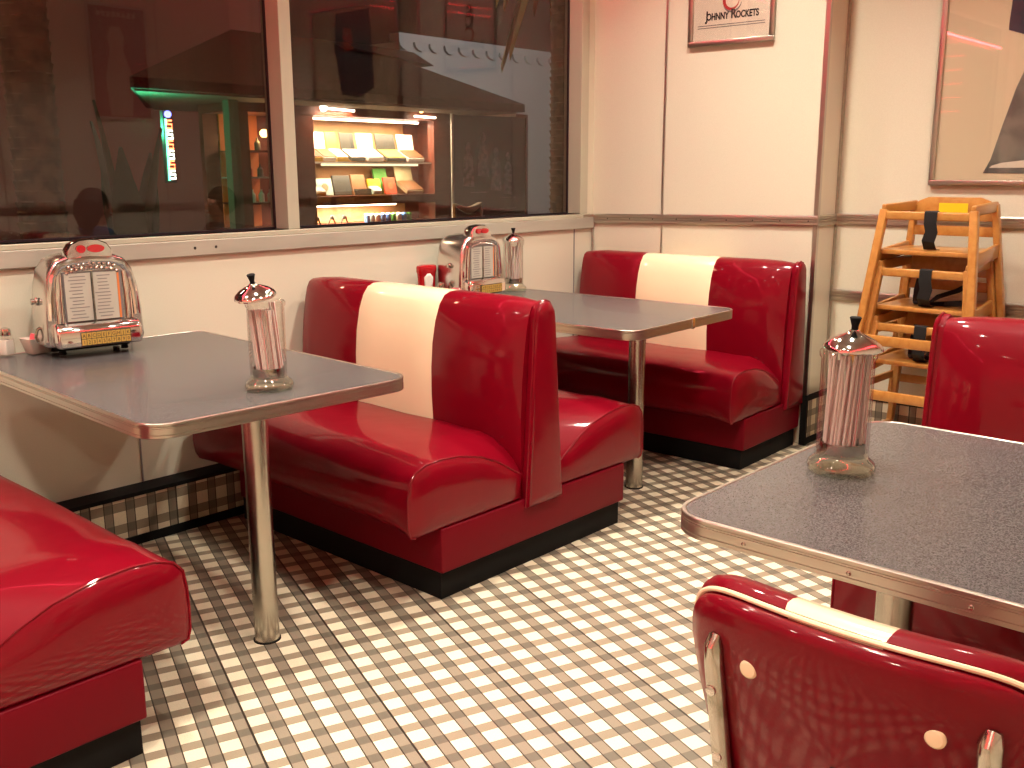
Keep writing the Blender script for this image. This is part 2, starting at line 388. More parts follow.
mb = MB(); mb.bb((LX, WY - .012, 1.098), (4.42, GY + .02, WB)); trim(mb, 'frame', bevel=.003)
mb = MB(); mb.bb((4.36, WY - .014, 1.04), (4.452, WY - .0, 1.115)); trim(mb, 'alu_dull')

# ------------------------------------------------------------------ booths
def interp(tab, x):
    if x <= tab[0][0]: return tab[0][1]
    for (a, b), (c, d) in zip(tab, tab[1:]):
        if x <= c: return b + (d - b) * (x - a) / (c - a)
    return tab[-1][1]
def sm(t): t = max(0, min(1, t)); return t * t * (3 - 2 * t)
def seat_mesh(L, s, ext=1.0, drop=0.0):
    # section points (x, z): middle profile and end (seam) profile; s = +1/-1 side
    mid = [(.10, .25), (.56, .246), (.592, .262), (.612, .29), (.621, .335), (.619, .385), (.606, .425), (.580, .455), (.54, .474), (.48, .482), (.40, .484), (.30, .480), (.22, .474), (.15, .468), (.10, .462)]
    end = [(.10, .25), (.59, .243), (.610, .249), (.617, .275), (.618, .33), (.616, .38), (.609, .425), (.586, .452), (.54, .468), (.48, .472), (.40, .466), (.30, .443), (.22, .408), (.15, .366), (.10, .335)]
    mb = MB(); rings = []
    ys = [0, .02, .08, .25, .45, .65, .85, .95, 1.02, 1.07, 1.11, 1.14, 1.16, 1.172, 1.18]
    ys = [y * L / 1.18 for y in ys]
    for y in ys:
        w = sm((L - y) / .16) ** .5 if y > L - .16 else 1
        w0 = 1 if y > .03 else .7
        wave = .004 * math.sin(y * 17 + s) + .003 * math.sin(y * 31)
        r = []
        for (a, b), (c, d) in zip(mid, end):
            x = c + (a - c) * w * w0; z = d + (b - d) * w * w0
            z += wave * .6 * w * sm((b - .42) / .04)
            z -= drop * sm((.40 - z) / .15) * sm((x - .10) / .1); r.append(Vector((s * x * ext, -y, z)))
        rings.append(r)
    mb.loft(rings, True, False)
    n = len(mid); last = rings[-1]
    # domed end face
    c = sum(last, Vector()) / n
    prev = last; tmp = [last]
    for k, dy in ((.94, .006), (.75, .016), (.4, .022)):
        tmp.append([c + (p - c) * k + Vector((0, -dy, 0)) for p in last])
    mb.loft(tmp, True, False); mb.add([p for p in tmp[-1]], [tuple(range(n))])
    mb.add([p for p in rings[0]], [tuple(range(n))])
    return mb, last
def back_mesh(L, sides):
    prof1 = [(.095, .24), (.112, .34), (.124, .45), (.131, .56), (.130, .66), (.122, .75), (.105, .83), (.082, .885), (.058, .915), (.030, .926), (0, .928)]
    end1 = [(.086, .24), (.092, .34), (.094, .45), (.092, .56), (.086, .66), (.077, .75), (.064, .83), (.052, .88), (.040, .903), (.022, .914), (0, .916)]
    def full(p, flat=None):
        A = [Vector((x, 0, z)) for x, z in p] if 1 in sides else [Vector((min(x, .085), 0, z)) for x, z in p]
        B = [Vector((-x, 0, z)) for x, z in p[:-1]] if -1 in sides else [Vector((-min(x, .085), 0, z)) for x, z in p[:-1]]
        return A + B[::-1]
    P = full(prof1); E_ = full(end1)
    s0, s1 = L / 2 - .215, L / 2 + .215
    ys = [0, .015, .05, .12, .25, s0 - .004, s0, s0 + .004, L / 2 - .1, L / 2, L / 2 + .1, s1 - .004, s1, s1 + .004, L - .25, L - .15, L - .09, L - .05, L - .025, L - .01, L]
    rings = []
    for y in ys:
        e = min(y, L - y); w = sm(e / .14) ** .5 if e < .14 else 1
        if abs(y - s0) < 1e-6 or abs(y - s1) < 1e-6: w -= .06
        rings.append([Vector((a.x * w + b.x * (1 - w), -y, a.z * w + b.z * (1 - w))) for a, b in zip(P, E_)])
    mb = MB(); mb.loft(rings, True, True, 0, lambda i, j: 1 if (s0 - 1e-6 <= ys[i] and ys[i + 1] <= s1 + 1e-6) else 0)
    return mb
def booth(name, label, loc, rz=0, sides=(1, -1), L=1.25, base0=.10, group='red vinyl diner booths', ext=1.0, drop=0.0):
    t = thing(name, label, 'booth', loc, rz, group)
    x0 = -.478 if -1 in sides else -.085; x1 = .478 if 1 in sides else .085
    bl = -base0
    mb = MB(); mb.bb((x0, bl, 0), (x1, -L + .012, .095)); mb.build('kick_base', 'black', t, bevel=.003)
    mb = MB(); mb.bb((x0 - .01, bl, .095), (x1 + .01, -L - .005, .245)); mb.build('apron', 'red_side', t, bevel=.006, seg=3)
    for s in sides:
        mb, last = seat_mesh(L - .005, s, ext, drop)
        so = mb.build('seat', 'red', t, smooth=60)
        mb = MB(); mb.tube([p + Vector((0, -.001, .0)) for p in last[1:]], .0034, 6); mb.build('piping', 'red', so)
    back_mesh(L - .012, sides).build('backrest', ['red', 'cream'], t, smooth=50)
    # end panel: trapezoid with rounded top
    o = [(-.092, .215), (.092, .215), (.048, .86), (.042, .895), (.026, .918), (0, .926), (-.026, .918), (-.042, .895), (-.048, .86)]
    mb = MB(); n = len(o); rg = []
    for k, y in ((.985, -L + .012), (1, -L + .008), (1, -L - .012), (.96, -L - .022), (.8, -L - .026)):
        c = Vector((0, 0, .57)); rg.append([Vector((x * k, y, .57 + (z - .57) * (k * .5 + .5 if k < 1 else 1))) for x, z in o])
    mb.loft(rg); ep = mb.build('end_panel', 'red', t, smooth=50)
    mb = MB(); mb.tube([(x * 1.005, -L - .010, .57 + (z - .57) * 1.003) for x, z in o[1:]] + [(-.092, -L - .010, .215)], .0042, 6); mb.build('welt', 'red', ep)
    return t
B1 = booth('diner_booth', 'double red booth with cream stripe between the two window tables', (2.50, 3.395, 0))
B0 = dup(B1, (.478, 3.300, 0), 0, 'red booth seat at the lower left corner, nearest the window')
B2 = booth('diner_booth', 'single red booth with cream striped back against the back wall', (4.350, 3.39, 0), R(2.0), sides=(-1,), L=1.235)
B3 = booth('diner_booth', 'red booth behind the right hand table with the straw jar', (2.93, -.31, 0), PI, (1, -1), 1.28, ext=1.08, drop=.055); B3.scale = (1, 1, 1.02)
B4 = booth('diner_booth', 'red booth against the far wall facing the right hand tables', (4.52, -.31, 0), PI, sides=(1,), L=1.24)

# ------------------------------------------------------------------ tables
def diner_table(label, loc, rz, W, L, sgn=-1, inset=.25, clips=()):
    # origin on floor at the aisle end centre; table runs from y=0 to y=+L (towards the wall)
    t = thing('diner_table', label, 'table', loc, rz, 'grey laminate tables with ribbed metal edges')
    zt = .762
    def outline(off, seg=8):
        r = .075 + off
        return rrect(-W / 2 - off, -off, W / 2 + off, L + off, (r, r, .04 + off, .04 + off), seg)
    mb = MB(); mb.prism(outline(-.006), 'z', zt - .03, zt - .0005); top = mb.build('tabletop', 'laminate', t, smooth=30)
    prof = [(-.007, -.038), (.001, -.038), (.003, -.0365), (.003, -.0298), (.0012, -.0290), (.003, -.0282), (.003, -.0130), (.0012, -.0122), (.003, -.0114), (.003, -.0090), (.0012, -.0082), (.003, -.0074), (.003, -.0014), (.0018, .0006), (-.002, .0010), (-.004, .0006), (-.0055, -.001)]
    rings = [[Vector((x, y, zt + dz)) for x, y in outline(off)] for off, dz in prof]
    mb = MB(); mb.loft(rings + [rings[0]], True, False); eb = mb.build('edge_band', 'alu', t, smooth=30)
    for c in clips:
        mb = MB(); d = Vector(c[1]); s = Vector((-d.y, d.x, 0)); 
        mb.lathe([(.0042, 0), (.0042, .0012), (.003, .002), (0, .0022)], Vector((c[0][0], c[0][1], zt - .0218)) + d * .0028, 10, ax=d.to_track_quat('Z', 'Y').to_matrix()); mb.build('screw', 'steel', eb)
    py = inset
    mb = MB(); mb.lathe([(.036, 0), (.036, zt - .045)], (0, py, 0), 28, cap=True); mb.build('pole', 'steel', t)
    mb = MB(); mb.lathe([(.0, 0), (.040, 0), (.040, .003), (.037, .004)], (0, py, 0), 28); mb.build('floor_collar', 'black', t)
    mb = MB(); mb.lathe([(.11, 0), (.11, .008), (0, .008)], (0, py, zt - .052), 24); mb.prism(rrect(-W / 2 + .08, .1, W / 2 - .08, L - .1, .02, 2), 'z', zt - .044, zt - .0305); mb.build('underframe', 'black', t)
    return t
T1 = diner_table('grey table at the left with a jukebox and a straw jar near its corner', (1.484, 2.135, 0), R(-1.8), .815, 1.255, inset=.21)
T2 = diner_table('grey table at the far window between the two red booths', (3.40, 2.125, 0), R(2.2), .82, 1.26, inset=.25)
# bright joint clip on the far table's edge
mb = MB(); mb.bb((.012, -.0055, .722), (.030, .001, .7645)); mb.build('edge_clip', 'chrome', T2)
T3 = diner_table('grey table at the right in front, holding the nearest straw jar', (1.852, .912, 0), PI, .895, 1.27, inset=.25,
                 clips=[((.4475, .155), (1, 0, 0)), ((.4475, .337), (1, 0, 0)), ((.4475, .518), (1, 0, 0)), ((.4475, .70), (1, 0, 0))])
T4 = diner_table('grey table in the corner between the last two right hand booths', (3.78, .912, 0), PI, .76, 1.27, inset=.25)
TZ = .7645

# ------------------------------------------------------------------ straw jars
def straw_jar(label, loc, seed, where, tilt_lid=False, s=1.0, n=40, lid_off=None):
    t = thing('straw_jar', label, 'straw dispenser', loc, 0, 'glass straw jars with chrome lids')
    x = MB()
    x.lathe([(.0, .002), (.050, .002), (.062, .0), (.0655, .005), (.066, .012), (.062, .020), (.053, .027), (.050, .034), (.0, .034)], (0, 0, 0), 40); x.build('glass_foot', 'jarfoot', t)
    x = MB(); x.lathe([(.0495, .0345), (.0505, .06), (.0505, .226), (.054, .231), (.0545, .240), (.051, .244), (.0475, .241), (.0470, .227), (.0470, .04), (.0465, .0345)], (0, 0, 0), 40); x.build('glass_body', 'jar', t)
    x = MB(); x.lathe([(.0, .0365), (.043, .0365), (.0435, .038), (.0435, .060), (.0425, .060), (.042, .0395), (0, .0395)], (0, 0, 0), 32); lf = x.build('straw_lift', 'chrome_worn', t)
    x = MB(); x.lathe([(.0, .286), (.008, .285), (.014, .279), (.024, .275), (.040, .267), (.053, .257), (.0565, .251), (.0570, .247), (.055, .2455), (.05, .247), (.0, .261)], (0, 0, 0), 36); lid = x.build('lid', 'chrome', t)
    x = MB(); x.lathe([(.0, .284), (.0065, .284), (.0065, .292), (.009, .301), (.0115, .308), (.010, .310), (.0, .310)], (0, 0, 0), 16); kb = x.build('knob', 'black', lid)
    if lid_off: lid.location = (lid_off[0], lid_off[1], -.0005); lid.rotation_euler = (R(1.4), 0, 0)
    if tilt_lid:
        piv = Vector((-.030, .006, .247)); Rm = Euler((R(4), R(-12), 0)).to_matrix()
        lid.location = Vector((-.026, .004, .004)) + (piv - Rm @ piv); lid.rotation_euler = (R(4), R(-12), 0)
    rnd = random.Random(seed); pts = []
    while len(pts) < n:
        r = .0415 * math.sqrt(rnd.random()); a = rnd.random() * 2 * PI
        p = (r * math.cos(a), r * math.sin(a))
        if all((p[0] - q[0]) ** 2 + (p[1] - q[1]) ** 2 > .0058 ** 2 for q in pts): pts.append(p)
    proto = None
    tw = .12 * (1 if seed % 2 else -1) + .28
    for i, p in enumerate(pts):
        c, s_ = math.cos(tw + .1 * rnd.random()), math.sin(tw + .1 * rnd.random())
        q = (p[0] * c - p[1] * s_, p[0] * s_ + p[1] * c)
        if tilt_lid: p = (p[0] * .88 + .0045, p[1] * .88 - .0045); q = (p[0] - .0105 + .003 * rnd.random(), p[1] + .0105)
        z0 = .0605 if math.hypot(*p) > .036 else .0405; z1 = .208 + .008 * rnd.random()
        d = Vector((q[0] - p[0], q[1] - p[1], z1 - z0))
        if proto is None:
            x = MB(); x.tube([(0, 0, 0), (0, 0, .178)], .0029, 8, mi=0); k = len(x.f)
            x.m[0] = 1
            proto = x.build('drinking_straw', ['straw', 'strawred'], smooth=50); o = proto
        else: o = proto.copy(); COL.objects.link(o)
        o.location = Vector(loc) + Vector((p[0], p[1], z0)); o.rotation_euler = d.to_track_quat('Z', 'Y').to_euler(); 
        o.rotation_mode = 'XYZ'
        qz = d.to_track_quat('Z', 'Y') @ Euler((0, 0, rnd.random() * 6.28)).to_quaternion(); o.rotation_euler = qz.to_euler()
        tag(o, 'paper wrapped red and white straw inside ' + where, 'straw', 'straws in ' + where)
    return t
straw_jar('straw jar with its lid knocked askew on the left table', (1.512, 2.292, TZ), 3, 'the jar with the askew lid', True)
straw_jar('straw jar beside the far jukebox under the window', (3.665, 3.335, TZ), 5, 'the jar beside the far jukebox', n=20)
straw_jar('large looking straw jar standing on the right hand table in front', (1.835, .785, TZ), 4, 'the jar on the right hand table', n=46, lid_off=(.001, -.001))

# ------------------------------------------------------------------ tabletop jukeboxes
def jukebox(label, loc, rz):
    t = thing('tabletop_jukebox', label, 'jukebox', loc, rz, 'chrome tabletop jukeboxes')
    W, D = .150, .085
    def shape(k=0.0):   # front outline in x,z
        pts = [(-W + .012, .045), (-W + .003, .05), (-W, .062), (-W + .002, .14), (-W + .010, .21), (-W + .024, .262), (-W + .045, .290), (-W + .075, .302), (-.035, .307), (0, .309)]
        pts = pts + [(-x, z) for x, z in pts[-2::-1]]
        return [(x * (1 - k), .17 + (z - .17) * (1 - k)) for x, z in pts]
    x = MB(); rg = []
    for y, k in ((D, .10), (D - .012, .03), (D - .03, 0), (-D + .02, 0), (-D + .006, .015), (-D, .05)):
        rg.append([Vector((a, y, b)) for a, b in shape(k)])
    x.loft(rg); body = x.build('body', 'chrome_satin', t, smooth=40)
    # rim arch round the display
    x = MB(); arc = [(-.128, .125), (-.124, .19), (-.115, .245), (-.095, .276), (-.06, .287), (0, .290)]; arc = arc + [(-a, b) for a, b in arc[-2::-1]]
    x.tube([(a, -D - .002, b) for a, b in arc], .011, 10); x.build('rim', 'chrome', t)
    # arch of small bumps across the top
    x = MB()
    for i in range(11):
        a = -.075 + i * .015; x.sphere((a, -D - .006, .268 - 7 * (a * a) * .3), .0072, 8, 6)
    for i in range(10):
        a = -.0675 + i * .015; x.sphere((a, -D - .006, .281 - .3 * 7 * (a * a)), .0065, 8, 6)
    x.build('bead_trim', 'chrome', t)
    # title display
    x = MB(); x.bb((-.088, -D - .004, .112), (.088, -D + .01, .258)); dis = x.build('title_display', 'greyink', t)
    for cx in (-.0455, .0335):
        x = MB(); x.bb((cx - .0385, -D - .009, .118), (cx + .0385, -D - .0045, .254)); cd = x.build('title_card', 'card', dis)
        x = MB(); rr = random.Random(int(cx * 1e4))
        for k in range(13):
            z = .126 + k * .0098; w = rr.uniform(.018, .03); x.bb((cx - w, -D - .0095, z), (cx + w * rr.uniform(.4, 1), -D - .009, z + .0026))
        x.build('print_lines', 'greyink', cd)
    x = MB(); x.bb((.073, -D - .009, .118), (.079, -D - .0045, .254)); x.build('orange_strip', 'orange', dis)
    x = MB(); x.bb((-.0052, -D - .014, .112), (-.001, -D - .004, .258)); x.build('divider', 'chrome_worn', dis)
    for s in (-1, 1):   # side columns
        x = MB(); x.tube([(s * .105, -D - .001, .115), (s * .104, -D - .001, .19), (s * .098, -D - .001, .255)], [.013, .013, .009], 12); x.build('side_column', 'chrome', t)
    # button shelf
    x = MB(); o = [(-D + .004, .045), (-D - .040, .045), (-D - .046, .050), (-D - .046, .088), (-D - .040, .102), (-D - .026, .112), (-D + .004, .114)]
    rg = []
    for a, k in ((-.130, .7), (-.125, .93), (-.117, 1), (.117, 1), (.125, .93), (.130, .7)):
        rg.append([Vector((a, -D + (y + D) * k, .08 + (z - .08) * k)) for y, z in o])
    x.loft(rg); sh = x.build('button_shelf', 'chrome', t, smooth=45)
    x = MB(); x.bb((-.062, -D - .050, .050), (.088, -D - .0455, .090)); x.build('key_plate', 'ink', sh)
    for r_, row in enumerate(('ABCDEFGHJK', '1234567890')):
        for c_, ch in enumerate(row):
            cx = -.055 + c_ * .0148 + .0005; cz = .0795 - r_ * .0185
            x = MB(); x.bb((cx - .0064, -D - .054, cz - .0082), (cx + .0064, -D - .0495, cz + .0082)); ky = x.build('selection_key', 'gold', sh)
            text_mesh('key_letter', ch, .0135, 'ink', sh, (cx, -D - .0542, cz - .0045), (PI / 2, 0, 0), .0002)
    # crest with red lenses
    x = MB(); o = [(-.070, .296), (-.068, .318), (-.055, .336), (-.030, .347), (0, .350), (.030, .347), (.055, .336), (.068, .318), (.070, .296)]
    rg = [[Vector((a * k, y, .296 + (b - .296) * k)) for a, b in o] for y, k in ((-.02, .8), (-.03, .95), (-.045, 1), (-D + .006, 1), (-D - .002, .94))]
    x.loft(rg); cr = x.build('crest', 'chrome', t, smooth=45)
    for (a, w) in ((-.026, .014), (.018, .026)):
        x = MB(); x.prism([(a + w * math.cos(2 * PI * k / 16), .322 + .0115 * math.sin(2 * PI * k / 16)) for k in range(16)], 'y', -D - .008, -D - .001); x.build('red_lens', 'redlens', cr, label='red lit lens')
    # side knobs and coin slot, feet
    x = MB(); q = Euler((0, -PI / 2, 0)).to_matrix(); x.lathe([(.012, 0), (.012, .006), (.008, .008), (.009, .018), (.0, .02)], (-W + .004, -.01, .175), 14, ax=q); x.build('side_knob', 'chrome_worn', t)
    x = MB(); x.tube([(-W - .006, -.02, .06), (-W - .012, -.02, .075), (-W - .006, -.02, .095), (-W + .004, -.02, .10)], .005, 8); x.build('coin_return', 'chrome_worn', t)
    x = MB(); x.bb((-.11, -.055, .030), (.11, .06, .048)); x.build('mounting_base', 'black', t, bevel=.004)
    for sx in (-1, 1):
        for sy in (-1, 1):
            x = MB(); x.lathe([(0, .018), (.010, .018), (.012, .020), (.010, .031), (0, .031)], (sx * .095, sy * .042, 0), 12); x.build('foot', 'black', t)
    return t
J1 = jukebox('chrome tabletop jukebox with lettered keys on the left table', (1.455, 3.262, TZ - .0205), R(-7)); J1.scale = (1.06, 1.0, 1.135)
J2 = jukebox('chrome tabletop jukebox on the far table beside a straw jar', (3.285, 3.275, TZ - .0188), R(2)); J2.scale = (.95, 1.0, 1.045)

# ------------------------------------------------------------------ condiments
def shaker(label, loc, full=True):
    t = thing('salt_shaker', label, 'shaker', loc, R(20), 'glass shakers with metal caps')
    x = MB(); x.loft([[Vector((a, b, z)) for a, b in rrect(-w, -w, w, w, .006, 3)] for w, z in ((.0165, 0), (.0195, .003), (.0205, .02), (.0185, .055), (.0155, .066))]); x.build('glass_body', 'jar', t)
    x = MB(); x.loft([[Vector((a, b, z)) for a, b in rrect(-w, -w, w, w, .005, 3)] for w, z in ((.015, .004), (.0175, .02), (.0165, .052))]); x.build('salt', 'salt', t)
    x = MB(); x.lathe([(.0165, .0655), (.0175, .067), (.0175, .080), (.0145, .088), (.006, .092), (0, .0925)], (0, 0, 0), 18); x.build('cap', 'chrome_worn', t)
    return t
shaker('glass salt shaker at the left edge of the left table', (1.226, 3.365, TZ))
shaker('salt shaker on the far table beside the ketchup bottle', (3.105, 3.275, TZ))
def sugar_caddy(label, loc, rz, where):
    x = MB(); o = []
    outer = [(.030, .020, .0), (.034, .0235, .004), (.045, .0325, .048), (.047, .034, .052)]; inner = [(.044, .031, .052), (.042, .029, .044), (.031, .021, .006)]
    rg = [[Vector((a, b, z)) for a, b in rrect(-w, -d, w, d, .007, 4)] for w, d, z in outer + inner]
    x.loft(rg); c = x.build('sugar_caddy', 'plastic_w', loc=loc, rot=(0, 0, rz)); tag(c, label, 'sugar caddy', 'white ceramic sugar caddies')
    proto = {}
    for i in range(9):
        m = ('pink', 'paper', 'pink', 'paper', 'pink', 'paper', 'blue', 'paper', 'paper')[i]
        if m not in proto:
            x = MB(); rg = [[Vector((a, y, b)) for a, b in rrect(-.022 * k, -.0005, .022 * k, .062, .003, 2)] for y, k in ((-.0004, .98), (-.0018, .9), (.0018, .9), (.0004, .98))]
            x = MB(); x.loft([[Vector((a, y, b)) for a, b in rrect(-.0215, 0, .0215, .058, .002, 2)] for y in (-.0014, .0014)]); p = x.build('sugar_packet', m, bevel=.0006); proto[m] = p
        else: p = proto[m].copy(); COL.objects.link(p)
        q = Matrix.Translation(Vector(loc)) @ Matrix.Rotation(rz, 4, 'Z') @ Matrix.Translation((-.024 + i * .0058, random.uniform(-.003, .003), .0085)) @ Matrix.Rotation(R(90 + random.uniform(-3, 3)), 4, 'Z') @ Matrix.Rotation(R(random.uniform(10, 16)), 4, 'X')
        p.matrix_world = q; p.location = q.to_translation(); p.rotation_euler = q.to_euler()
        tag(p, {'pink': 'pink', 'paper': 'white', 'blue': 'blue'}[m] + ' sweetener packet standing in ' + where, 'packet', 'packets in ' + where)
    return c
sugar_caddy('white ceramic caddy of packets beside the left jukebox', (1.314, 3.335, TZ), R(8), 'the left caddy')
sugar_caddy('white ceramic caddy of packets on the far table', (3.150, 3.215, TZ), R(4), 'the far caddy')
kt = thing('ketchup_bottle', 'red ketchup squeeze bottle on the far table behind the booth back', 'ketchup bottle', (3.090, 3.355, TZ), 0); kt.scale = (1.45, 1.2, 1.0)
x = MB(); el = lambda w, d, z: [Vector((w * math.cos(2 * PI * k / 28), d * math.sin(2 * PI * k / 28), z)) for k in range(28)]
x.loft([el(.024, .020, .032), el(.030, .022, .045), (el(.033, .024, .075)), el(.0345, .025, .11), el(.036, .026, .128), el(.0385, .028, .136), el(.0385, .028, .155), el(.036, .026, .163), el(.028, .02, .166)]); x.build('bottle_body', 'ketchup', kt)
x = MB(); x.lathe([(0, 0), (.021, 0), (.022, .003), (.021, .032), (0, .032)], (0, 0, 0), 20); x.build('cap', 'plastic_w', kt)
lb = []
x = MB(); O = [(-.013, .050), (.019, .050), (.021, .085), (.022, .112), (.014, .120), (.009, .129), (-.003, .129), (-.008, .120), (-.015, .112), (-.014, .085)]
def onb(u, z): 
    w = interp([(.032, .024), (.045, .030), (.075, .033), (.11, .0345), (.13, .0365)], z) + .0008; d = interp([(.032, .020), (.045, .022), (.075, .024), (.11, .025), (.13, .0265)], z) + .0008
    a = -PI / 2 - .35 + u / .036; return Vector((w * math.cos(a), d * math.sin(a), z))
n_ = len(O); cpt = (.003, .088); rings = [[onb(cpt[0] + (u - cpt[0]) * k, cpt[1] + (z - cpt[1]) * k) for u, z in O] for k in (1, .66, .33, .05)]
x.loft(rings, True, False); x.add(rings[-1], [tuple(range(n_))]); lab = x.build('label', 'paper', kt)
sh_ = lab.modifiers.new('thick', 'SOLIDIFY'); sh_.thickness = .0006; sh_.offset = 1
x = MB(); x.loft([[onb(u, z) * 1.012 for u, z in ((-.009, .083), (.015, .083), (.015, .087), (-.009, .087))], [onb(u, z) * 1.03 for u, z in ((-.009, .083), (.015, .083), (.015, .087), (-.009, .087))]]); x.build('label_print', 'ink', lab)

# ------------------------------------------------------------------ stacked high chairs
def high_chair(label, loc, top=False):
    t = thing('high_chair', label, 'high chair', loc, 0, 'wooden high chairs in the stack')
    H = .715
    def fl(s, z): k = z / H; return Vector((-.245 + .085 * k, s * (.252 - .068 * k), z))
    def rl(s, z): k = z / H; return Vector((.235 - .085 * k, s * (.247 - .075 * k), z))
    for s in (-1, 1):
        x = MB(); x.board(fl(s, 0), fl(s, H - .02), .034, .034, (1, 0, 0)); x.build('leg', 'wood', t, bevel=.006, seg=3)
        x = MB(); x.board(rl(s, 0), rl(s, H), .040, .028, (1, 0, 0)); x.build('leg', 'wood', t, bevel=.006, seg=3)
        # arm rail
        x = MB(); a = fl(s, H - .02); b = rl(s, H + .0); x.board(a + Vector((-.015, 0, .0)), b + Vector((.012, 0, -.01)), .045, .020, (0, 0, 1)); x.build('arm_rail', 'wood', t, bevel=.007, seg=3)
        x = MB(); x.board(fl(s, H - .225) + Vector((.02, 0, 0)), rl(s, H - .200) - Vector((.02, 0, 0)), .060, .018, (0, 0, 1)); x.build('side_rail', 'wood', t, bevel=.005)
        x = MB(); x.board(fl(s, .15) + Vector((.02, 0, 0)), rl(s, .15) - Vector((.02, 0, 0)), .035, .018, (0, 0, 1)); x.build('lower_side_rail', 'wood', t, bevel=.005)
    # front tray rail, seat, foot rest
    a = fl(1, H - .045); x = MB(); x.board((a.x, -a.y + .004, a.z), (a.x, a.y - .004, a.z), .036, .024, (0, 0, 1)); fr = x.build('front_rail', 'wood', t, bevel=.006, seg=3)
    zs = H - .200; yw = fl(1, zs).y - .012
    x = MB(); x.prism(rrect(-.165, -yw, .165, yw, .015, 3), 'z', zs - .012, zs + .008); x.build('seat', 'wood', t, bevel=.004)
    for z, w in ((.13, .045),):
        a = fl(1, z); x = MB(); x.board((a.x - .002, -a.y, a.z), (a.x - .002, a.y, a.z), w, .020, (0, 0, 1)); x.build('foot_rest', 'wood', t, bevel=.006)
        a = rl(1, z); x = MB(); x.board((a.x, -a.y, a.z), (a.x, a.y, a.z), .04, .018, (0, 0, 1)); x.build('rear_rail', 'wood', t, bevel=.005)
    # curved back board and its lower rail
    b = rl(1, H); yb = b.y
    x = MB(); o = [(-yb, H - .075), (yb, H - .075), (yb, H - .005), (yb - .02, H + .012), (yb - .06, H + .028), (-yb + .06, H + .028), (-yb + .02, H + .012), (-yb, H - .005)]
    x.prism(o, 'x', b.x - .012, b.x + .010); bk = x.build('back_board', 'wood', t, bevel=.004)
    x = MB(); x.board((b.x + .01, -yb - .005, H - .12), (b.x + .01, yb + .005, H - .12), .045, .018, (0, 0, 1)); x.build('back_rail', 'wood', t, bevel=.004)
    if top:
        x = MB(); x.bb((b.x - .0135, -.062, H - .038), (b.x - .012, .062, H + .002)); x.build('warning_sticker', 'yellow', bk, label='yellow sticker')
    # crotch strap looped over the front rail, and loose lap strap
    fx = fl(1, H - .045).x
    def strap(path, w, nm='strap'):
        x = MB(); rg = []
        P = [Vector(p) for p in path]
        for i, p in enumerate(P):
            d = (P[min(i + 1, len(P) - 1)] - P[max(i - 1, 0)]).normalized(); s = Vector((0, 1, 0)) if abs(d.y) < .7 else Vector((0, 0, 1)); s = (s - d * s.dot(d)).normalized(); u = d.cross(s)
            rg.append([p + s * (a * w / 2) + u * (b * .0016) for a, b in ((-1, -1), (1, -1), (1, 1), (-1, 1))])
        x.loft(rg); return x.build(nm, 'strap', t, smooth=40)
    yo = -.018
    strap([(fx + .016, yo, H - .055), (fx + .015, yo, H - .026), (fx, yo, H - .023), (fx - .015, yo, H - .027), (fx - .016, yo, H - .075), (fx - .010, yo - .006, H - .11), (fx - .006, yo + .006, H - .15), (-.13, yo + .010, H - .186), (-.09, yo + .008, zs + .011)], .052)
    if not top:
        strap([(.10, .10, zs + .14), (.06, .10, zs + .06), (.03, .09, zs + .012), (-.02, .07, zs + .012), (-.06, .05, zs + .013)], .026, 'lap_strap')
        strap([(.10, -.12, zs + .10), (.05, -.08, zs + .07), (.0, -.02, zs + .045), (-.05, .0, zs + .02), (-.04, -.06, zs + .014), (.0, -.12, zs + .02)], .032, 'lap_strap')
    return t
HX, HY = 4.455, 1.535
high_chair('wooden high chair with a yellow sticker, topmost of the stack', (HX, HY, .490), True)
hc = high_chair('wooden high chair in the middle of the stack, black straps on its seat', (HX + .008, HY + .004, .245))
high_chair('wooden high chair standing on the floor, bottom of the stack', (HX + .014, HY + .008, 0))

# ------------------------------------------------------------------ pictures on the walls
ang = math.atan2(bd.y, bd.x)      # along back wall towards -y
def on_back(y, z, off=0): return Vector((bplane(y) - bn.x * off, y - bn.y * off, z))
def framed(name, label, cat, y0, y1, z0, z1, place, fw=.024, ft=.020, paper='sign_w'):
    # local: x = along wall to the right when facing it, z up, -y = out of the wall
    t = place; W = y1 - y0; H = z1 - z0
    for i, (a, b, c, d) in enumerate(((0, 0, W, fw), (0, H - fw, W, H), (0, fw, fw, H - fw), (W - fw, fw, W, H - fw))):
        x = MB(); x.bb((a, -ft, b), (c, 0, d)); x.build('frame_bar', 'alu', t, bevel=.004)
    x = MB(); x.bb((fw * .8, -.008, fw * .8), (W - fw * .8, -.001, H - fw * .8)); pp = x.build('print', paper, t)
    x = MB(); x.bb((fw * .8, -.0125, fw * .8), (W - fw * .8, -.0105, H - fw * .8)); x.build('glazing', 'jar', t)
    return pp
rzb = math.atan2(bd.y, bd.x)      # local +x runs toward -y
p0 = on_back(2.868, 1.962, .003)
sg = thing('wall_sign', 'small framed restaurant sign hanging on the back wall', 'sign', p0, rzb)
SW, SH = .463, .56
pp = framed('s', '', '', 0, SW, 0, SH, sg)
DZ = -.0088
def sgn_bar(a, b, c, d, m='ink'):
    x = MB(); x.bb((a, DZ - .0005, b), (c, DZ + .0008, d)); x.build('printed_rule', m, pp)
sgn_bar(.050, .084, SW - .050, .0875, 'greyink'); sgn_bar(.050, .095, SW - .050, .0985, 'greyink')
cx = SW / 2
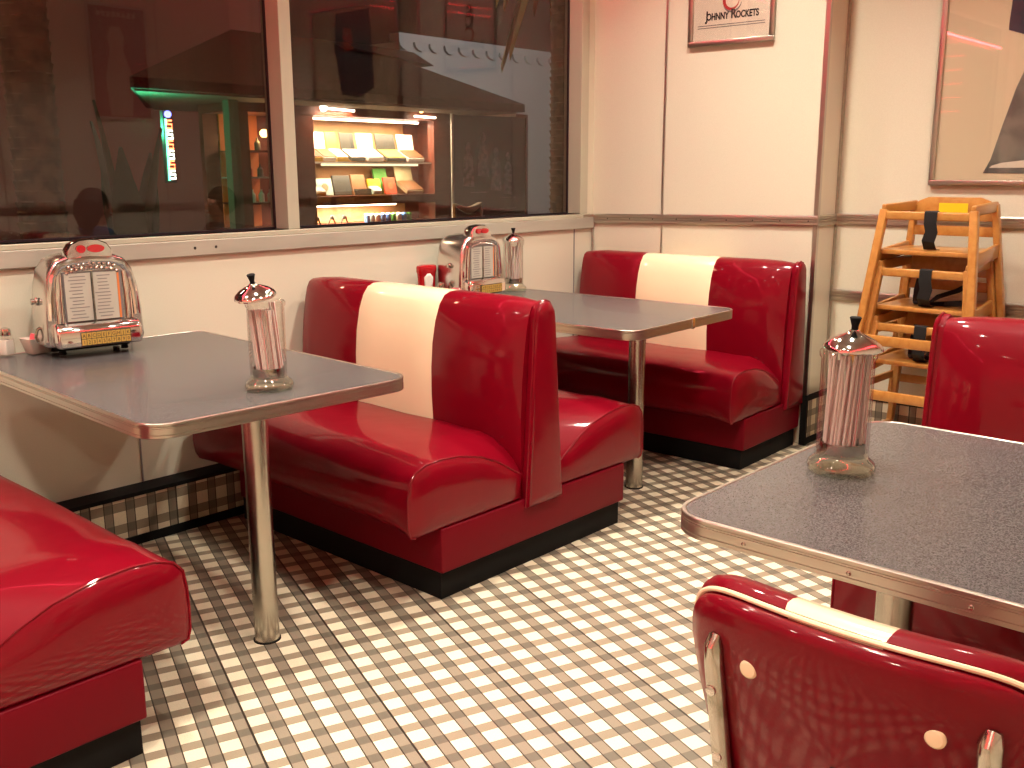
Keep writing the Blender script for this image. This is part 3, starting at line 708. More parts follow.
for s_, xx, sz in (('J', .100, .062), ('OHNNY', .158, .045), ('R', .245, .062), ('OCKETS', .318, .045)):
    text_mesh('sign_lettering', s_, sz, 'ink', pp, (xx, DZ - .0005, .122), (PI / 2, 0, 0), .0006, sx=.72 if len(s_) > 1 else .80, bold=.0016)
# swoosh emblem: red arc with grey shade, narrow ringed figure above
def arc(cx, cz, r, w, a0, a1, m, sq=1.0, n=24, lift=0):
    x = MB(); rg = []
    for k in range(n + 1):
        a = R(a0 + (a1 - a0) * k / n); ww = w * math.sin(PI * (k + .6) / (n + 1.2)); c_, s_ = math.cos(a), math.sin(a) * sq
        rg.append([Vector((cx + c_ * (r - ww), DZ - .0006 - lift, cz + s_ * (r - ww))), Vector((cx + c_ * (r + ww), DZ - .0006 - lift, cz + s_ * (r + ww))), Vector((cx + c_ * (r + ww), DZ + .0006, cz + s_ * (r + ww))), Vector((cx + c_ * (r - ww), DZ + .0006, cz + s_ * (r - ww)))])
    x.loft(rg); return x.build('emblem_stroke', m, pp, smooth=0)
arc(cx, .205, .040, .008, 0, 360, 'redink', 1.0); arc(cx + .004, .203, .050, .005, 200, 350, 'greyink', 1.0, lift=.0002)
arc(cx, .290, .030, .012, 0, 360, 'ink', 1.4); arc(cx, .345, .022, .014, 0, 360, 'ink', 1.2)
arc(cx, .400, .07, .004, 40, 140, 'greyink')
for k in range(6): sgn_bar(cx - .10 + k * .035, .452, cx - .10 + k * .035 + .024, .462, 'greyink')

# big framed poster on the recessed wall
pst = thing('framed_poster', 'large framed poster with dark blue shape on the wall above the high chairs', 'poster', (FX - .003, 1.708, 1.282), -PI / 2)
PW, PH = 1.0, 1.25
pp2 = framed('p', '', '', 0, PW, 0, PH, pst, .024, .022, 'poster_w')
def shape(pts, m, parent, d=-.0088):
    x = MB(); x.prism(pts, 'y', d - .0005, d + .0010); return x.build('printed_shape', m, parent, smooth=0)
shape([(.285, .66), (.285, .70), (.30, 1.0), (.32, 1.2), (.70, 1.2), (.72, .95), (.66, .63), (.45, .60)], 'navy', pp2)
shape([(.235, .055), (.262, .115), (.30, .27), (.34, .42), (.40, .58), (.62, .60), (.60, .40), (.56, .12), (.60, .05)], 'steelgrey', pp2)
shape([(.26, .078), (.42, .078), (.40, .11), (.31, .10), (.27, .088)], 'plastic_w', pp2, -.0098)
shape([(.50, .93), (.62, .93), (.61, 1.1), (.52, 1.08)], 'redink', pp2, -.0098)
# poster on the near side wall (seen only as a reflection)
pr_ = thing('framed_poster', 'dark red framed poster reflected in the left window', 'poster', (4.02, OY + .003, 1.75), PI)
pp3 = framed('q', '', '', 0, .48, 0, .84, pr_, .02, .02, 'posterred')
shape([(.17, .03), (.34, .03), (.36, .3), (.31, .52), (.33, .60), (.29, .68), (.22, .68), (.19, .60), (.21, .52), (.14, .3)], 'posterfig', pp3)
for k in range(8): shape([(.09 + k * .04, .75), (.115 + k * .04, .75), (.115 + k * .04, .785), (.09 + k * .04, .785)], 'posterfig', pp3)

# ------------------------------------------------------------------ dinette chair (front right)
def dinette_chair(label, loc, rz):
    # local: faces +x, origin under the back's centre
    t = thing('dinette_chair', label, 'chair', loc, rz)
    hw = .219; zt = .862; zb = .50
    def back_x(y, z): return -.03 + .95 * y * y + (.70 - z) * .22 + .02
    def outline(n=128):
        pts = []
        for k in range(n):
            a = 2 * PI * k / n; c, s = math.cos(a), math.sin(a)
            e = 6.5 if s > 0 else 2.6
            y = hw * math.copysign(abs(c) ** (2 / e), c); z = (zt + zb) / 2 + (zt - zb) / 2 * math.copysign(abs(s) ** (2 / e), s)
            k_ = (z - zb) / (zt - zb); y *= .84 + .16 * sm(k_ * 1.2)
            z += -.12 * y * y * k_
            pts.append((y, z))
        return pts
    big = outline(6000); O = [big[0]]; tot = sum(math.dist(big[i], big[(i + 1) % 6000]) for i in range(6000)); acc = 0
    for i in range(5999):
        acc += math.dist(big[i], big[i + 1])
        if acc >= tot / 160: O.append(big[i + 1]); acc = 0
    n = len(O); cz = .69
    def ring(k, dx): return [Vector((back_x(y * k, cz + (z - cz) * k) + dx, y * k, cz + (z - cz) * k)) for y, z in O]
    # rear shell (towards the viewer): gently domed
    x = MB(); x.loft([ring(k, d) for k, d in ((.94, .008), (.975, -.006), (.965, -.014), (.88, -.022), (.66, -.026), (.35, -.0265), (.02, -.0265))], True, False)
    x.add(ring(.94, .008), [tuple(range(n))]); x.build('back_shell', 'red_chair', t, smooth=60)
    # front pad with stripe, ribbed top roll
    def mi(i, j):
        y = (O[j][0] + O[(j + 1) % n][0]) / 2; return 1 if -.050 < y < .074 else 0
    x = MB(); x.loft([ring(k, d) for k, d in ((.94, .008), (1.0, .010), (1.025, .020), (1.028, .034), (1.010, .048), (.94, .056), (.7, .060), (.3, .061), (.02, .061))], True, False, 0, mi)
    x.build('back_pad', ['red_chair', 'cream'], t, smooth=60)
    x = MB(); x.tube(ring(.990, .003) + ring(.990, .003)[:1], .0034, 8, cap=False); x.build('piping', 'cream', t, label='cream piping')
    for s in (-1, 1):
        y = s * .107; z = .778; px = back_x(y, z) - .0235
        x = MB(); q = Euler((0, -PI / 2, 0)).to_matrix(); x.lathe([(.0115, 0), (.0115, .002), (.009, .0045), (.0, .006)], (px - .001, y, z), 20, ax=q); x.build('button', 'cream', t, label='cream button')
    # chrome supports: flattened tube ends running down the shell into legs
    for s in (-1, 1):
        y = s * .158
        path = []
        for z, off in ((.800, -.012), (.797, -.022), (.788, -.029), (.765, -.032), (.70, -.033), (.64, -.034), (.58, -.036), (.52, -.036)): path.append((back_x(y, z) + off, y, z))
        path += [(.03, y * 1.05, .44), (-.0, y * 1.12, .30), (-.05, y * 1.25, .12), (-.08, y * 1.32, .012)]
        x = MB(); x.tube(path, [.006, .0105, .0125, .0125, .0125, .0125, .0125, .0125, .0125, .0125, .0125, .0125], 14, flat=1.0)
        lg = x.build('rear_leg', 'chrome_worn', t)
        for z in (.730, .630):
            x = MB(); x.lathe([(.007, 0), (.0065, .002), (.0, .0045)], (back_x(y, z) - .0455, y, z), 12, ax=q); x.build('screw', 'chrome', lg)
        x = MB(); x.lathe([(0, 0), (.015, 0), (.016, .004), (.014, .022), (.0, .022)], (-.08, y * 1.32, 0), 14); x.build('leg_glide', 'black', lg)
        x = MB(); x.tube([(.03, y * 1.05, .44), (.12, s * .19, .425), (.34, s * .19, .425), (.40, s * .18, .40), (.43, s * .185, .20), (.45, s * .195, .012)], .0125, 12); fl = x.build('front_leg', 'chrome_worn', t)
        x = MB(); x.lathe([(0, 0), (.015, 0), (.016, .004), (.014, .022), (.0, .022)], (.45, s * .195, 0), 14); x.build('leg_glide', 'black', fl)
    x = MB(); S = lambda k, z: [Vector((.235 + (a) * k, b * k, z)) for a, b in rrect(-.19, -.205, .20, .205, .07, 8)]
    x.loft([S(.90, .438), S(1, .446), S(1.02, .46), S(1.02, .478), S(.99, .492), (S(.9, .500)), S(.5, .505), S(.02, .506)]); x.build('seat', 'red', t, smooth=60)
    x = MB(); x.tube(S(1.025, .455) + S(1.025, .455)[:1], .005, 8, cap=False); x.build('seat_piping', 'cream', t, label='cream piping')
    return t
dinette_chair('red dinette chair with cream striped top edge in the lower right corner', (1.008, .400, 0), 0)

# ------------------------------------------------------------------ seated guests (reflected in the window)
def person(label, loc, rz, shirt, hair_long):
    t = thing('person', label, 'person', loc, rz)
    J = dict(pel=((0, 0, .56), .125), wai=((.0, 0, .68), .115), che=((.01, 0, .86), .135), nec=((.02, 0, .985), .055), chi=((.035, 0, 1.045), .06), hed=((.035, 0, 1.125), .088), crn=((.025, 0, 1.165), .082))
    E_ = [('pel', 'wai'), ('wai', 'che'), ('che', 'nec'), ('nec', 'chi'), ('chi', 'hed'), ('hed', 'crn')]
    for s, n in ((1, 'l'), (-1, 'r')):
        J.update({n + 'hip': ((.06, s * .10, .55), .095), n + 'kne': ((.42, s * .11, .53), .062), n + 'ank': ((.43, s * .11, .10), .038), n + 'toe': ((.56, s * .12, .035), .032),
                  n + 'sho': ((.0, s * .17, .925), .058), n + 'elb': ((.12, s * .25, .72), .042), n + 'wri': ((.36, s * .16, .80), .026), n + 'pal': ((.42, s * .14, .80), .026)})
        E_ += [('pel', n + 'hip'), (n + 'hip', n + 'kne'), (n + 'kne', n + 'ank'), (n + 'ank', n + 'toe'), ('che', n + 'sho'), (n + 'sho', n + 'elb'), (n + 'elb', n + 'wri'), (n + 'wri', n + 'pal')]
        for k in range(4):
            a = (k - 1.5) * .018; ln = (.062, .075, .070, .055)[k]
            J[n + 'f%da' % k] = ((.455, s * (.14 + a), .797), .0095); J[n + 'f%db' % k] = ((.455 + ln * .55, s * (.14 + a * 1.2), .795), .0085); J[n + 'f%dc' % k] = ((.455 + ln, s * (.14 + a * 1.25), .785), .007)
            E_ += [(n + 'pal', n + 'f%da' % k), (n + 'f%da' % k, n + 'f%db' % k), (n + 'f%db' % k, n + 'f%dc' % k)]
        J[n + 't1'] = ((.415, s * .105, .797), .011); J[n + 't2'] = ((.445, s * .082, .792), .009); E_ += [(n + 'pal', n + 't1'), (n + 't1', n + 't2')]
    names = list(J); me = bpy.data.meshes.new('body'); me.from_pydata([J[k][0] for k in names], [(names.index(a), names.index(b)) for a, b in E_], [])
    ob = bpy.data.objects.new('body', me); COL.objects.link(ob)
    sk = ob.modifiers.new('s', 'SKIN'); sk.use_smooth_shade = True
    for i, k in enumerate(names): me.skin_vertices[0].data[i].radius = (J[k][1],) * 2; me.skin_vertices[0].data[i].use_root = (k == 'pel')
    ob.modifiers.new('u', 'SUBSURF').levels = 2
    dg = bpy.context.evaluated_depsgraph_get(); m2 = bpy.data.meshes.new_from_object(ob.evaluated_get(dg)); m2.name = 'body'; ob.modifiers.clear(); ob.data = m2; ob.parent = t
    m2.materials.clear()
    for q in ('skin', shirt, 'denim'): m2.materials.append(M[q])
    for p in m2.polygons:
        c = p.center; p.use_smooth = True
        p.material_index = 0 if (c.z > .985 or (c.x > .30 and c.z > .70)) else (2 if c.z < .62 else 1)
    for s in (1, -1):
        x = MB(); x.sphere((.112, s * .032, 1.118), (.010, .014, .009), 10, 8); x.build('eye', 'plastic_w', t)
        x = MB(); x.sphere((.030, s * .088, 1.105), (.016, .008, .026), 10, 8); x.build('ear', 'skin', t)
    x = MB(); x.sphere((.122, 0, 1.095), (.016, .013, .020), 10, 8); x.build('nose', 'skin', t)
    x = MB(); x.sphere((.110, 0, 1.058), (.012, .024, .007), 10, 8); x.build('mouth', 'redink', t)
    x = MB(); x.sphere((-.010, 0, 1.140), (.110, .104, .112), 20, 14)
    if hair_long: x.tube([(-.035, 0, 1.15), (-.055, 0, 1.06), (-.065, 0, .97)], [.10, .095, .05], 16)
    x.build('hair', 'hair', t, smooth=70)
    return t
person('person in blue with long hair seated in the booth, reflected in the left window', (3.17, .26, 0), 0, 'denim', True)
person('person in grey with short hair seated at the far wall booth, reflected near the mullion', (4.09, .38, 0), PI, 'greycloth', False)

# ------------------------------------------------------------------ lights in the room
def downlight(x, y, power, r=.07, col=(1, .925, .775)):
    t = thing('ceiling_downlight', 'round recessed ceiling light', 'light', (x, y, ZC), 0, 'ceiling downlights')
    m = MB(); m.lathe([(r + .02, 0), (r + .022, -.006), (r, -.008), (r - .003, 0)], (0, 0, 0), 24); m.build('trim_ring', 'chrome', t)
    m = MB(); m.lathe([(0, -.003), (r - .004, -.003), (r - .004, -.001), (0, -.001)], (0, 0, 0), 24); m.build('bulb', 'e_bulb', t)
    ld = bpy.data.lights.new('downlight_lamp', 'AREA'); ld.shape = 'DISK'; ld.size = r * 2; ld.energy = power; ld.color = col; ld.spread = R(118)
    lo = bpy.data.objects.new('downlight_lamp', ld); COL.objects.link(lo); lo.location = (x, y, ZC - .012)
LP = [(-1.2, .6), (-1.2, 2.3), (.15, 1.35), (1.3, .9), (1.25, 2.2), (2.5, 1.15), (2.75, 2.25), (3.75, .9), (3.75, 2.2), (.1, 2.9), (3.55, 3.0)]
for (x, y) in LP: downlight(x, y, 9 if (x, y) == (3.55, 3.0) else 20)  # the weaker one is added to brighten the window end of the back wall
# red neon tubes along the ceiling edges
def neon(p0, p1, label, mt='e_neon'):
    m = MB(); m.tube([p0, p1], .010, 10); o = m.build('neon_tube', mt); tag(o, label, 'neon light', 'red neon tubes along the ceiling')
neon((-2.2, OY + .06, 2.93), (4.6, OY + .06, 2.93), 'upper red neon tube along the ceiling over the near side wall', 'e_neon_near')
neon((-2.2, OY + .05, 2.86), (4.6, OY + .05, 2.86), 'lower red neon tube along the ceiling over the near side wall', 'e_neon_near')
neon((-1.95, WY + .045, 2.60), (2.39, WY + .045, 2.60), 'red neon tube under the top of the left window recess', 'e_neon_win')
neon((2.48, WY + .045, 2.60), (4.32, WY + .045, 2.60), 'red neon tube under the top of the right window recess', 'e_neon_win')
neon((4.38, 3.30, 2.93), (4.44, 2.2, 2.93), 'red neon tube along the ceiling over the back wall sign')
for k in range(6): neon((LX + .05, .3, 2.0 + k * .15), (LX + .05, 3.1, 2.0 + k * .15), 'added red tube for reflections on the left wall, row %s from below' % ('one two three four five six'.split()[k]))  # rows added on the unseen left wall to redden reflections in the trim

# ------------------------------------------------------------------ outside
KY = 10.0
m = MB(); m.bb((-15, WY + .2, -.25), (45, 45, -.15)); g = m.build('ground_outside', 'asphalt', kind='structure', smooth=0)
# far pale building with scalloped cornice, and a brown one left of it
bl = thing('pale_building', 'pale stucco building with scalloped cornice behind the kiosk', 'building', (18, 15.5, -.15))
m = MB(); m.bb((-4.3, 0, 0), (14, 5, 4.05)); m.build('wall', 'stucco', bl, smooth=0)
m = MB(); m.bb((-4.4, -.08, 4.05), (14, .2, 4.2)); m.build('cornice', 'stucco', bl, smooth=0)
m = MB()
for k in range(43):
    cx_ = -4.2 + k * .42; m.prism([(cx_ - .19, 4.05)] + [(cx_ - .19 * math.cos(PI * q / 6), 4.05 - .16 * math.sin(PI * q / 6)) for q in range(1, 6)] + [(cx_ + .19, 4.05)], 'y', -.07, .0)
m.build('scalloped_edge', 'stucco', bl, smooth=0)
m = MB(); m.bb((1.1, -.06, 1.75), (1.25, 0, 1.95)); m.build('wall_lamp', 'ink', bl)
b2 = thing('brown_building', 'dark brown building wall standing far behind the kiosk', 'building', (6, 17, -.15))
m = MB(); m.bb((-12, 0, 0), (6.0, 4, 9)); m.build('wall', 'stucco_dark', b2, smooth=0)
m = MB(); m.bb((-12, -.1, 9.), (6.0, 4, 9.25)); m.build('parapet', 'stucco', b2, smooth=0)

# kiosk
k_ = thing('cigar_kiosk', 'lit wooden display kiosk with hipped roof seen through the window', 'kiosk', (8.2, KY, -.15))
def kb(name, a, b, mt, par=k_, **kw):
    m = MB(); m.bb((a[0] - 8.2, a[1] - KY, a[2] + .15), (b[0] - 8.2, b[1] - KY, b[2] + .15)); return m.build(name, mt, par, **kw)
DB = KY + .62
kb('base_cabinet', (6.3, KY, -.15), (9.75, DB, .70), 'mahog')
kb('back_wall', (6.3, DB, -.15), (9.75, DB + .08, 2.15), 'mahog')
kb('left_post', (7.02, KY - .02, .70), (7.40, KY + .10, 2.15), 'mahog'); kb('right_post', (9.38, KY - .02, .70), (9.66, KY + .10, 2.15), 'mahog')
kb('header', (6.3, KY - .04, 2.02), (9.75, DB, 2.15), 'mahog')
kb('middle_rail', (7.30, KY - .03, .945), (9.45, DB, 1.055), 'mahog')
kb('shelf', (7.40, KY + .04, 1.455), (9.38, DB, 1.475), 'c_white')
kb('inner_back', (7.40, DB - .02, 1.055), (9.38, DB, 2.02), 'c_maple'); kb('low_back', (7.40, DB - .02, .70), (9.38, DB, .945), 'c_maple')
kb('corner_post', (6.08, KY - .3, -.15), (6.20, KY - .18, 2.15), 'soffit'); kb('side_panel', (9.66, KY, -.15), (9.75, DB, 2.15), 'mahog')
kb('left_cabinet_stile', (6.38, KY - .02, .70), (6.50, KY + .05, 2.02), 'mahog'); kb('left_cabinet_shelf', (6.50, KY + .03, 1.28), (7.02, DB, 1.295), 'c_white'); kb('left_cabinet_low_shelf', (6.50, KY + .03, .98), (7.02, DB, 1.0), 'mahog'); kb('left_cabinet_back', (6.50, DB - .02, .7), (7.02, DB, 2.02), 'orange')
kb('lintel', (9.66, KY - .05, 2.13), (11.0, KY + .05, 2.32), 'canvas')  # pale colour stands in for the lit area under the eave
# hipped roof
m = MB(); z0, z1 = 2.24, 3.05
E_ = [(4.72, 9.2, z0), (10.35, 9.2, z0), (10.35, 12, z0), (6.35, 12, z0)]; RD = [(7.0, 11, z1), (8.9, 11, z1)]
sub = lambda L_: [(a - 8.2, b - KY, c + .15) for a, b, c in L_]
m.add(sub(E_ + [(a, b, c - .10) for a, b, c in E_] + RD), [(0, 1, 9, 8), (1, 2, 9), (2, 3, 8, 9), (3, 0, 8), (4, 5, 1, 0), (5, 6, 2, 1), (6, 7, 3, 2), (7, 4, 0, 3), (7, 6, 5, 4)])
m.build('roof', ['shingle'], k_, smooth=0)
m = MB(); m.add(sub([(4.80, 9.28, z0 - .105), (10.27, 9.28, z0 - .105), (10.27, 11.9, z0 - .105), (6.4, 11.9, z0 - .105), (4.80, 9.28, z0 - .12), (10.27, 9.28, z0 - .12), (10.27, 11.9, z0 - .12), (6.4, 11.9, z0 - .12)]), [(0, 1, 2, 3), (7, 6, 5, 4), (0, 4, 5, 1), (1, 5, 6, 2), (2, 6, 7, 3), (3, 7, 4, 0)]); m.build('soffit', 'soffit', k_, smooth=0)
m = MB(); m.add(sub([(8.5, 10.5, 2.92), (9.9, 10.5, 2.80), (9.9, 11.6, 2.80), (8.5, 11.6, 2.92), (8.5, 10.7, 3.02), (9.7, 10.7, 2.98), (9.7, 11.4, 2.98), (8.5, 11.4, 3.02)]), [(3, 2, 1, 0), (4, 5, 6, 7), (0, 1, 5, 4), (1, 2, 6, 5), (2, 3, 7, 6), (3, 0, 4, 7)]); m.build('roof_cap', 'shingle', k_, smooth=0)
# scroll brackets
for bx in (9.95, 6.75):
    m = MB(); m.tube([(bx - 8.2 + .13 * (1 - i / 22) * math.cos(i * .42), -.12, 2.24 + .15 + .12 * (1 - i / 22) * math.sin(i * .42) - .06) for i in range(20)], .012, 6); m.build('scroll_bracket', 'ink', k_)
# display lamps on the kiosk
def tube_light(label, a, b, m_='e_tube', e=30, col=(1, .86, .62), sz=.05):
    m = MB(); m.tube([a, b], .014, 8); o = m.build('display_lamp', m_); tag(o, label, 'lamp')
    d = Vector(b) - Vector(a); ld = bpy.data.lights.new('lamp_light', 'AREA'); ld.shape = 'RECTANGLE'; ld.size = max(d.length, .02); ld.size_y = sz; ld.energy = e; ld.color = col
    lo = bpy.data.objects.new('lamp_light', ld); COL.objects.link(lo); c = (Vector(a) + Vector(b)) / 2; lo.location = c - Vector((0, 0, .02))
tube_light('white tube lamp inside the upper kiosk display case', (7.5, KY + .2, 1.995), (9.3, KY + .2, 1.995), e=72)
tube_light('small tube lamp under the middle kiosk shelf', (7.6, KY + .12, 1.44), (9.2, KY + .12, 1.44), 'e_dim', e=30)
tube_light('white tube lamp inside the low kiosk display case', (7.5, KY + .25, .93), (8.9, KY + .25, .93), e=80)
tube_light('bright white tube lamp on the kiosk header left side', (7.44, KY - .12, 2.10), (7.95, KY - .12, 2.085), e=18)
tube_light('small white lamp on the kiosk header right side', (8.95, KY - .12, 2.06), (9.32, KY - .12, 2.055), e=6)
m = MB(); m.sphere((7.47, KY - .14, 2.10), .045, 12, 8); o = m.build('lamp_bulb', 'e_tube'); tag(o, 'round glaring bulb at the left end of the kiosk header', 'lamp')
m = MB(); m.sphere((9.05, KY - .14, 2.13), .028, 12, 8); o = m.build('lamp_bulb', 'e_yellow'); tag(o, 'small yellow bulb above the right header lamp of the kiosk', 'lamp')
m = MB(); m.sphere((6.88, KY + .25, 1.80), .05, 12, 8); o = m.build('lamp_bulb', 'e_yellow'); tag(o, 'yellow lamp glowing in the narrow left cabinet of the kiosk', 'lamp')
ld = bpy.data.lights.new('cabinet_glow', 'POINT'); ld.energy = 5; ld.color = (1, .6, .25); ld.shadow_soft_size = .05; lo = bpy.data.objects.new('cabinet_glow', ld); COL.objects.link(lo); lo.location = (6.80, KY + .2, 1.72)

# cigar boxes, open-lidded ones and cards
def open_box(x, y, z, w, d, lid, cm, fill, label, tilt=28, group='open boxes in the kiosk display'):
    t = thing('display_box', label, 'box', (x, y, z), 0, group)
    a = R(tilt); c, s = math.cos(a), math.sin(a)
    rot = Matrix.Rotation(a, 3, 'X')
    m = MB(); m.box(rot @ Vector((0, d / 2, .03)), (w, d, .045), rot); m.build('tray', cm, t)
    m = MB()
    nn = 7
    for k in range(nn): m.box(rot @ Vector((-w / 2 + w * (k + .5) / nn, d / 2, .058)), (w / nn * .7, d * .88, .014), rot)
    m.build('contents', fill, t)
    p = rot @ Vector((0, d, .04)); lr = Matrix.Rotation(R(78), 3, 'X'); m = MB(); m.box(p + lr @ Vector((0, lid / 2, 0)), (w, lid, .012), lr); m.build('lid', cm, t)
Z1 = 1.476; Z2 = 1.056
for i, (x, w, cm, fi, lb_) in enumerate(((7.52, .16, 'c_gold', 'c_cigar', 'gold open box of cigars at the left end of the top kiosk shelf'), (7.71, .18, 'c_white', 'c_brown', 'narrow white open box second from the left on the top kiosk shelf'), (7.91, .17, 'c_gold', 'c_white', 'gold open box of white packs third from the left on the top kiosk shelf'), (8.16, .22, 'c_dark', 'c_white', 'black open box of white packs on the top kiosk shelf'), (8.45, .26, 'c_white', 'c_white', 'wide white open box in the middle of the top kiosk shelf'), (8.80, .33, 'c_dark', 'c_gold', 'long dark open box of cigars on the top kiosk shelf'), (9.15, .28, 'c_white', 'c_cigar', 'open white box at the right end of the top kiosk shelf'))):
    open_box(x, KY + .10, Z1, w, .24, .22, cm, fi, lb_)
def card(x, w, h, mt, lb_, y=KY + .22, z=Z2, emblem=None):
    m = MB(); rot = Matrix.Rotation(R(-14), 3, 'X'); m.box(Vector((x, y, z)) + rot @ Vector((0, 0, h / 2 + .006)), (w, .03, h), rot); o = m.build('cigar_box', mt); tag(o, lb_, 'box', 'closed boxes in the kiosk display')
    if emblem:
        m = MB(); m.lathe([(0, 0), (min(w, h) * .24, 0), (min(w, h) * .24, .004), (0, .004)], Vector((x, y, z)) + rot @ Vector((0, -.019, h / 2)), 16, ax=(rot @ Matrix.Rotation(R(90), 3, 'X'))); e = m.build('emblem', emblem); e.parent = o
card(7.46, .12, .34, 'c_yellow', 'tall yellow box at the left end of the lower kiosk shelf')
card(7.72, .24, .21, 'c_teal', 'pale teal box on the lower kiosk shelf', emblem='c_olive')
card(8.00, .27, .25, 'c_dark', 'dark green box on the lower kiosk shelf')
card(8.27, .22, .26, 'c_brown', 'brown box in the middle of the lower kiosk shelf')
card(8.53, .20, .20, 'c_yellow', 'square yellow box on the lower kiosk shelf', emblem='c_gold')
card(8.80, .20, .22, 'c_red', 'red box on the lower kiosk shelf', emblem='c_brown')
card(8.78, .22, .34, 'c_green', 'bright green box behind the red one on the lower kiosk shelf', y=KY + .36)
card(8.22, .26, .075, 'c_dark', 'small black box lying in front on the lower kiosk shelf', y=KY + .08)
open_box(9.10, KY + .08, Z2, .30, .26, .24, 'c_olive', 'c_cigar', 'open olive box of cigars at the right end of the lower kiosk shelf', 30)
open_box(7.50, KY + .04, Z2, .16, .14, .02, 'c_gold', 'c_white', 'small gold open tray at the left end of the lower kiosk shelf', 30)
open_box(8.42, KY + .05, Z2, .14, .12, .02, 'c_teal', 'c_white', 'small teal open tray on the lower kiosk shelf', 30)
# items in the low glass case
for k in range(9):
    m = MB(); m.lathe([(.0, 0), (.038, 0), (.038, .10), (.02, .115), (.0, .118)], (8.36 + k * .092, KY + .2, .70), 14); o = m.build('small_tin', ['c_blue', 'c_teal', 'c_white', 'c_blue', 'c_blue', 'c_green', 'c_white', 'c_blue', 'c_green'][k])
    tag(o, 'small coloured tin in the low lit case of the kiosk', 'tin', 'small tins in the low kiosk case')
for k, xx in enumerate((7.55, 7.78, 7.98)):
    m = MB(); m.tube([(xx - .05, KY + .2, .705), (xx - .02, KY + .2, .77), (xx + .03, KY + .2, .77), (xx + .06, KY + .2, .705)], .012, 6); m.sphere((xx + .01, KY + .2, .785), .03, 8, 6); o = m.build('pipe_stand', 'c_dark'); tag(o, 'dark pipe on a small stand in the low lit case of the kiosk', 'pipe', 'pipes in the low kiosk case')
for k, (xx, zz, mt) in enumerate(((6.66, 1.296, 'c_red'), (6.80, 1.296, 'c_dark'), (6.68, 1.001, 'c_white'), (6.80, 1.001, 'c_white'), (6.92, 1.001, 'c_white'), (6.78, 1.6, 'c_dark'))):
    if zz == 1.6: kb('left_cabinet_top_shelf', (6.50, KY + .03, 1.585), (7.02, DB, 1.599), 'mahog')
    m = MB(); m.lathe([(0, 0), (.035, 0), (.035, .09), (.012, .12), (.012, .15), (0, .15)], (xx, KY + .25, zz), 12); o = m.build('bottle', mt); tag(o, 'small bottle on a shelf of the narrow left kiosk cabinet', 'bottle', 'bottles in the left kiosk cabinet')
m = MB(); m.tube([(9.62, KY - .12, -.15), (9.62, KY - .12, 2.13)], .022, 10); o = m.build('kiosk_pole', 'alu'); tag(o, 'thin metal pole at the right corner of the kiosk', 'pole')

# neon sign, poster board, patio chair
ns = thing('neon_sign', 'vertical multicoloured neon sign hanging under the left roof corner', 'neon sign', (5.15, 9.32, 1.27))
m = MB(); m.bb((-.05, .01, -.02), (.05, .06, .68)); m.build('sign_box', 'ink', ns)
m = MB(); m.tube([(-.035, -.01, .0), (-.035, -.01, .60)], .010, 6); m.build('green_tube', 'e_green', ns, label='green tube')
for k in range(6):
    m = MB(); z = .02 + k * .098; m.tube([(-.015, -.01, z), (.030, -.01, z), (.030, -.01, z + .04), (-.015, -.01, z + .04), (-.015, -.01, z + .075), (.030, -.01, z + .075)], .009, 6); m.build('letter_tube', 'e_whiten' if k % 2 == 0 else 'e_redn', ns)
m = MB(); m.sphere((-.005, -.01, .645), .035, 12, 8); m.build('blue_tube', 'e_bluen', ns, label='blue glow')
ld = bpy.data.lights.new('neon_glow', 'POINT'); ld.energy = 45; ld.color = (.08, 1, .5); ld.shadow_soft_size = .1; lo = bpy.data.objects.new('neon_glow', ld); COL.objects.link(lo); lo.location = (4.98, 9.5, 1.78)
pb = thing('poster_board', 'large dark poster board with a grey group photo right of the kiosk', 'poster board', (10.6, KY + .1, -.15))
m = MB(); m.bb((-.80, 0, .6), (.77, .06, 2.28)); brd = m.build('board', 'board', pb)
for (a, b, c, d) in ((-.84, .56, .81, .6), (-.84, 2.28, .81, 2.33), (-.84, .6, -.80, 2.28), (.77, .6, .81, 2.28)):
    m = MB(); m.bb((a, -.02, b), (c, .06, d)); m.build('frame_bar', 'mahog', pb)
for (x_, z_, s_) in ((-.45, 1.72, .07), (-.15, 1.86, .075), (.12, 1.66, .07), (.38, 1.60, .06)):
    m = MB(); m.prism([(x_ + s_ * .8 * math.cos(q * PI / 8), z_ + .12 + s_ * math.sin(q * PI / 8)) for q in range(16)], 'y', -.006, -.001); m.prism([(x_ - s_ * 1.5, z_ - .42), (x_ + s_ * 1.7, z_ - .44), (x_ + s_ * 1.3, z_ - .02), (x_ + s_ * .4, z_ + .05), (x_ - s_ * .4, z_ + .05), (x_ - s_ * 1.3, z_ - .05)], 'y', -.005, -.001); m.build('printed_figure', 'boardgrey', brd, smooth=0)
text_mesh('board_letter', 'N.', .16, 'c_white', brd, (-.2, -.003, .86), (PI / 2, 0, 0), .001)
for k in range(2):
    m = MB(); m.bb((.20, -.004, 1.12 - .16 * k), (.56, -.001, 1.128 - .16 * k)); m.build('printed_line', 'boardgrey', brd)
m = MB(); m.bb((-.42, -.004, 1.2), (-.06, -.001, 1.215)); m.build('printed_line', 'boardgrey', brd)
for s in (-.7, .67):
    m = MB(); m.bb((s - .04, 0, 0), (s + .04, .06, .56)); m.build('post', 'mahog', pb)
pc = thing('patio_chair', 'brown director chair with cream sling beside the kiosk pole', 'chair', (8.62, 8.6, -.15), R(10))
m = MB(); m.bb((-.26, -.02, .82), (.26, .02, 1.08)); m.build('backrest', 'brown', pc)
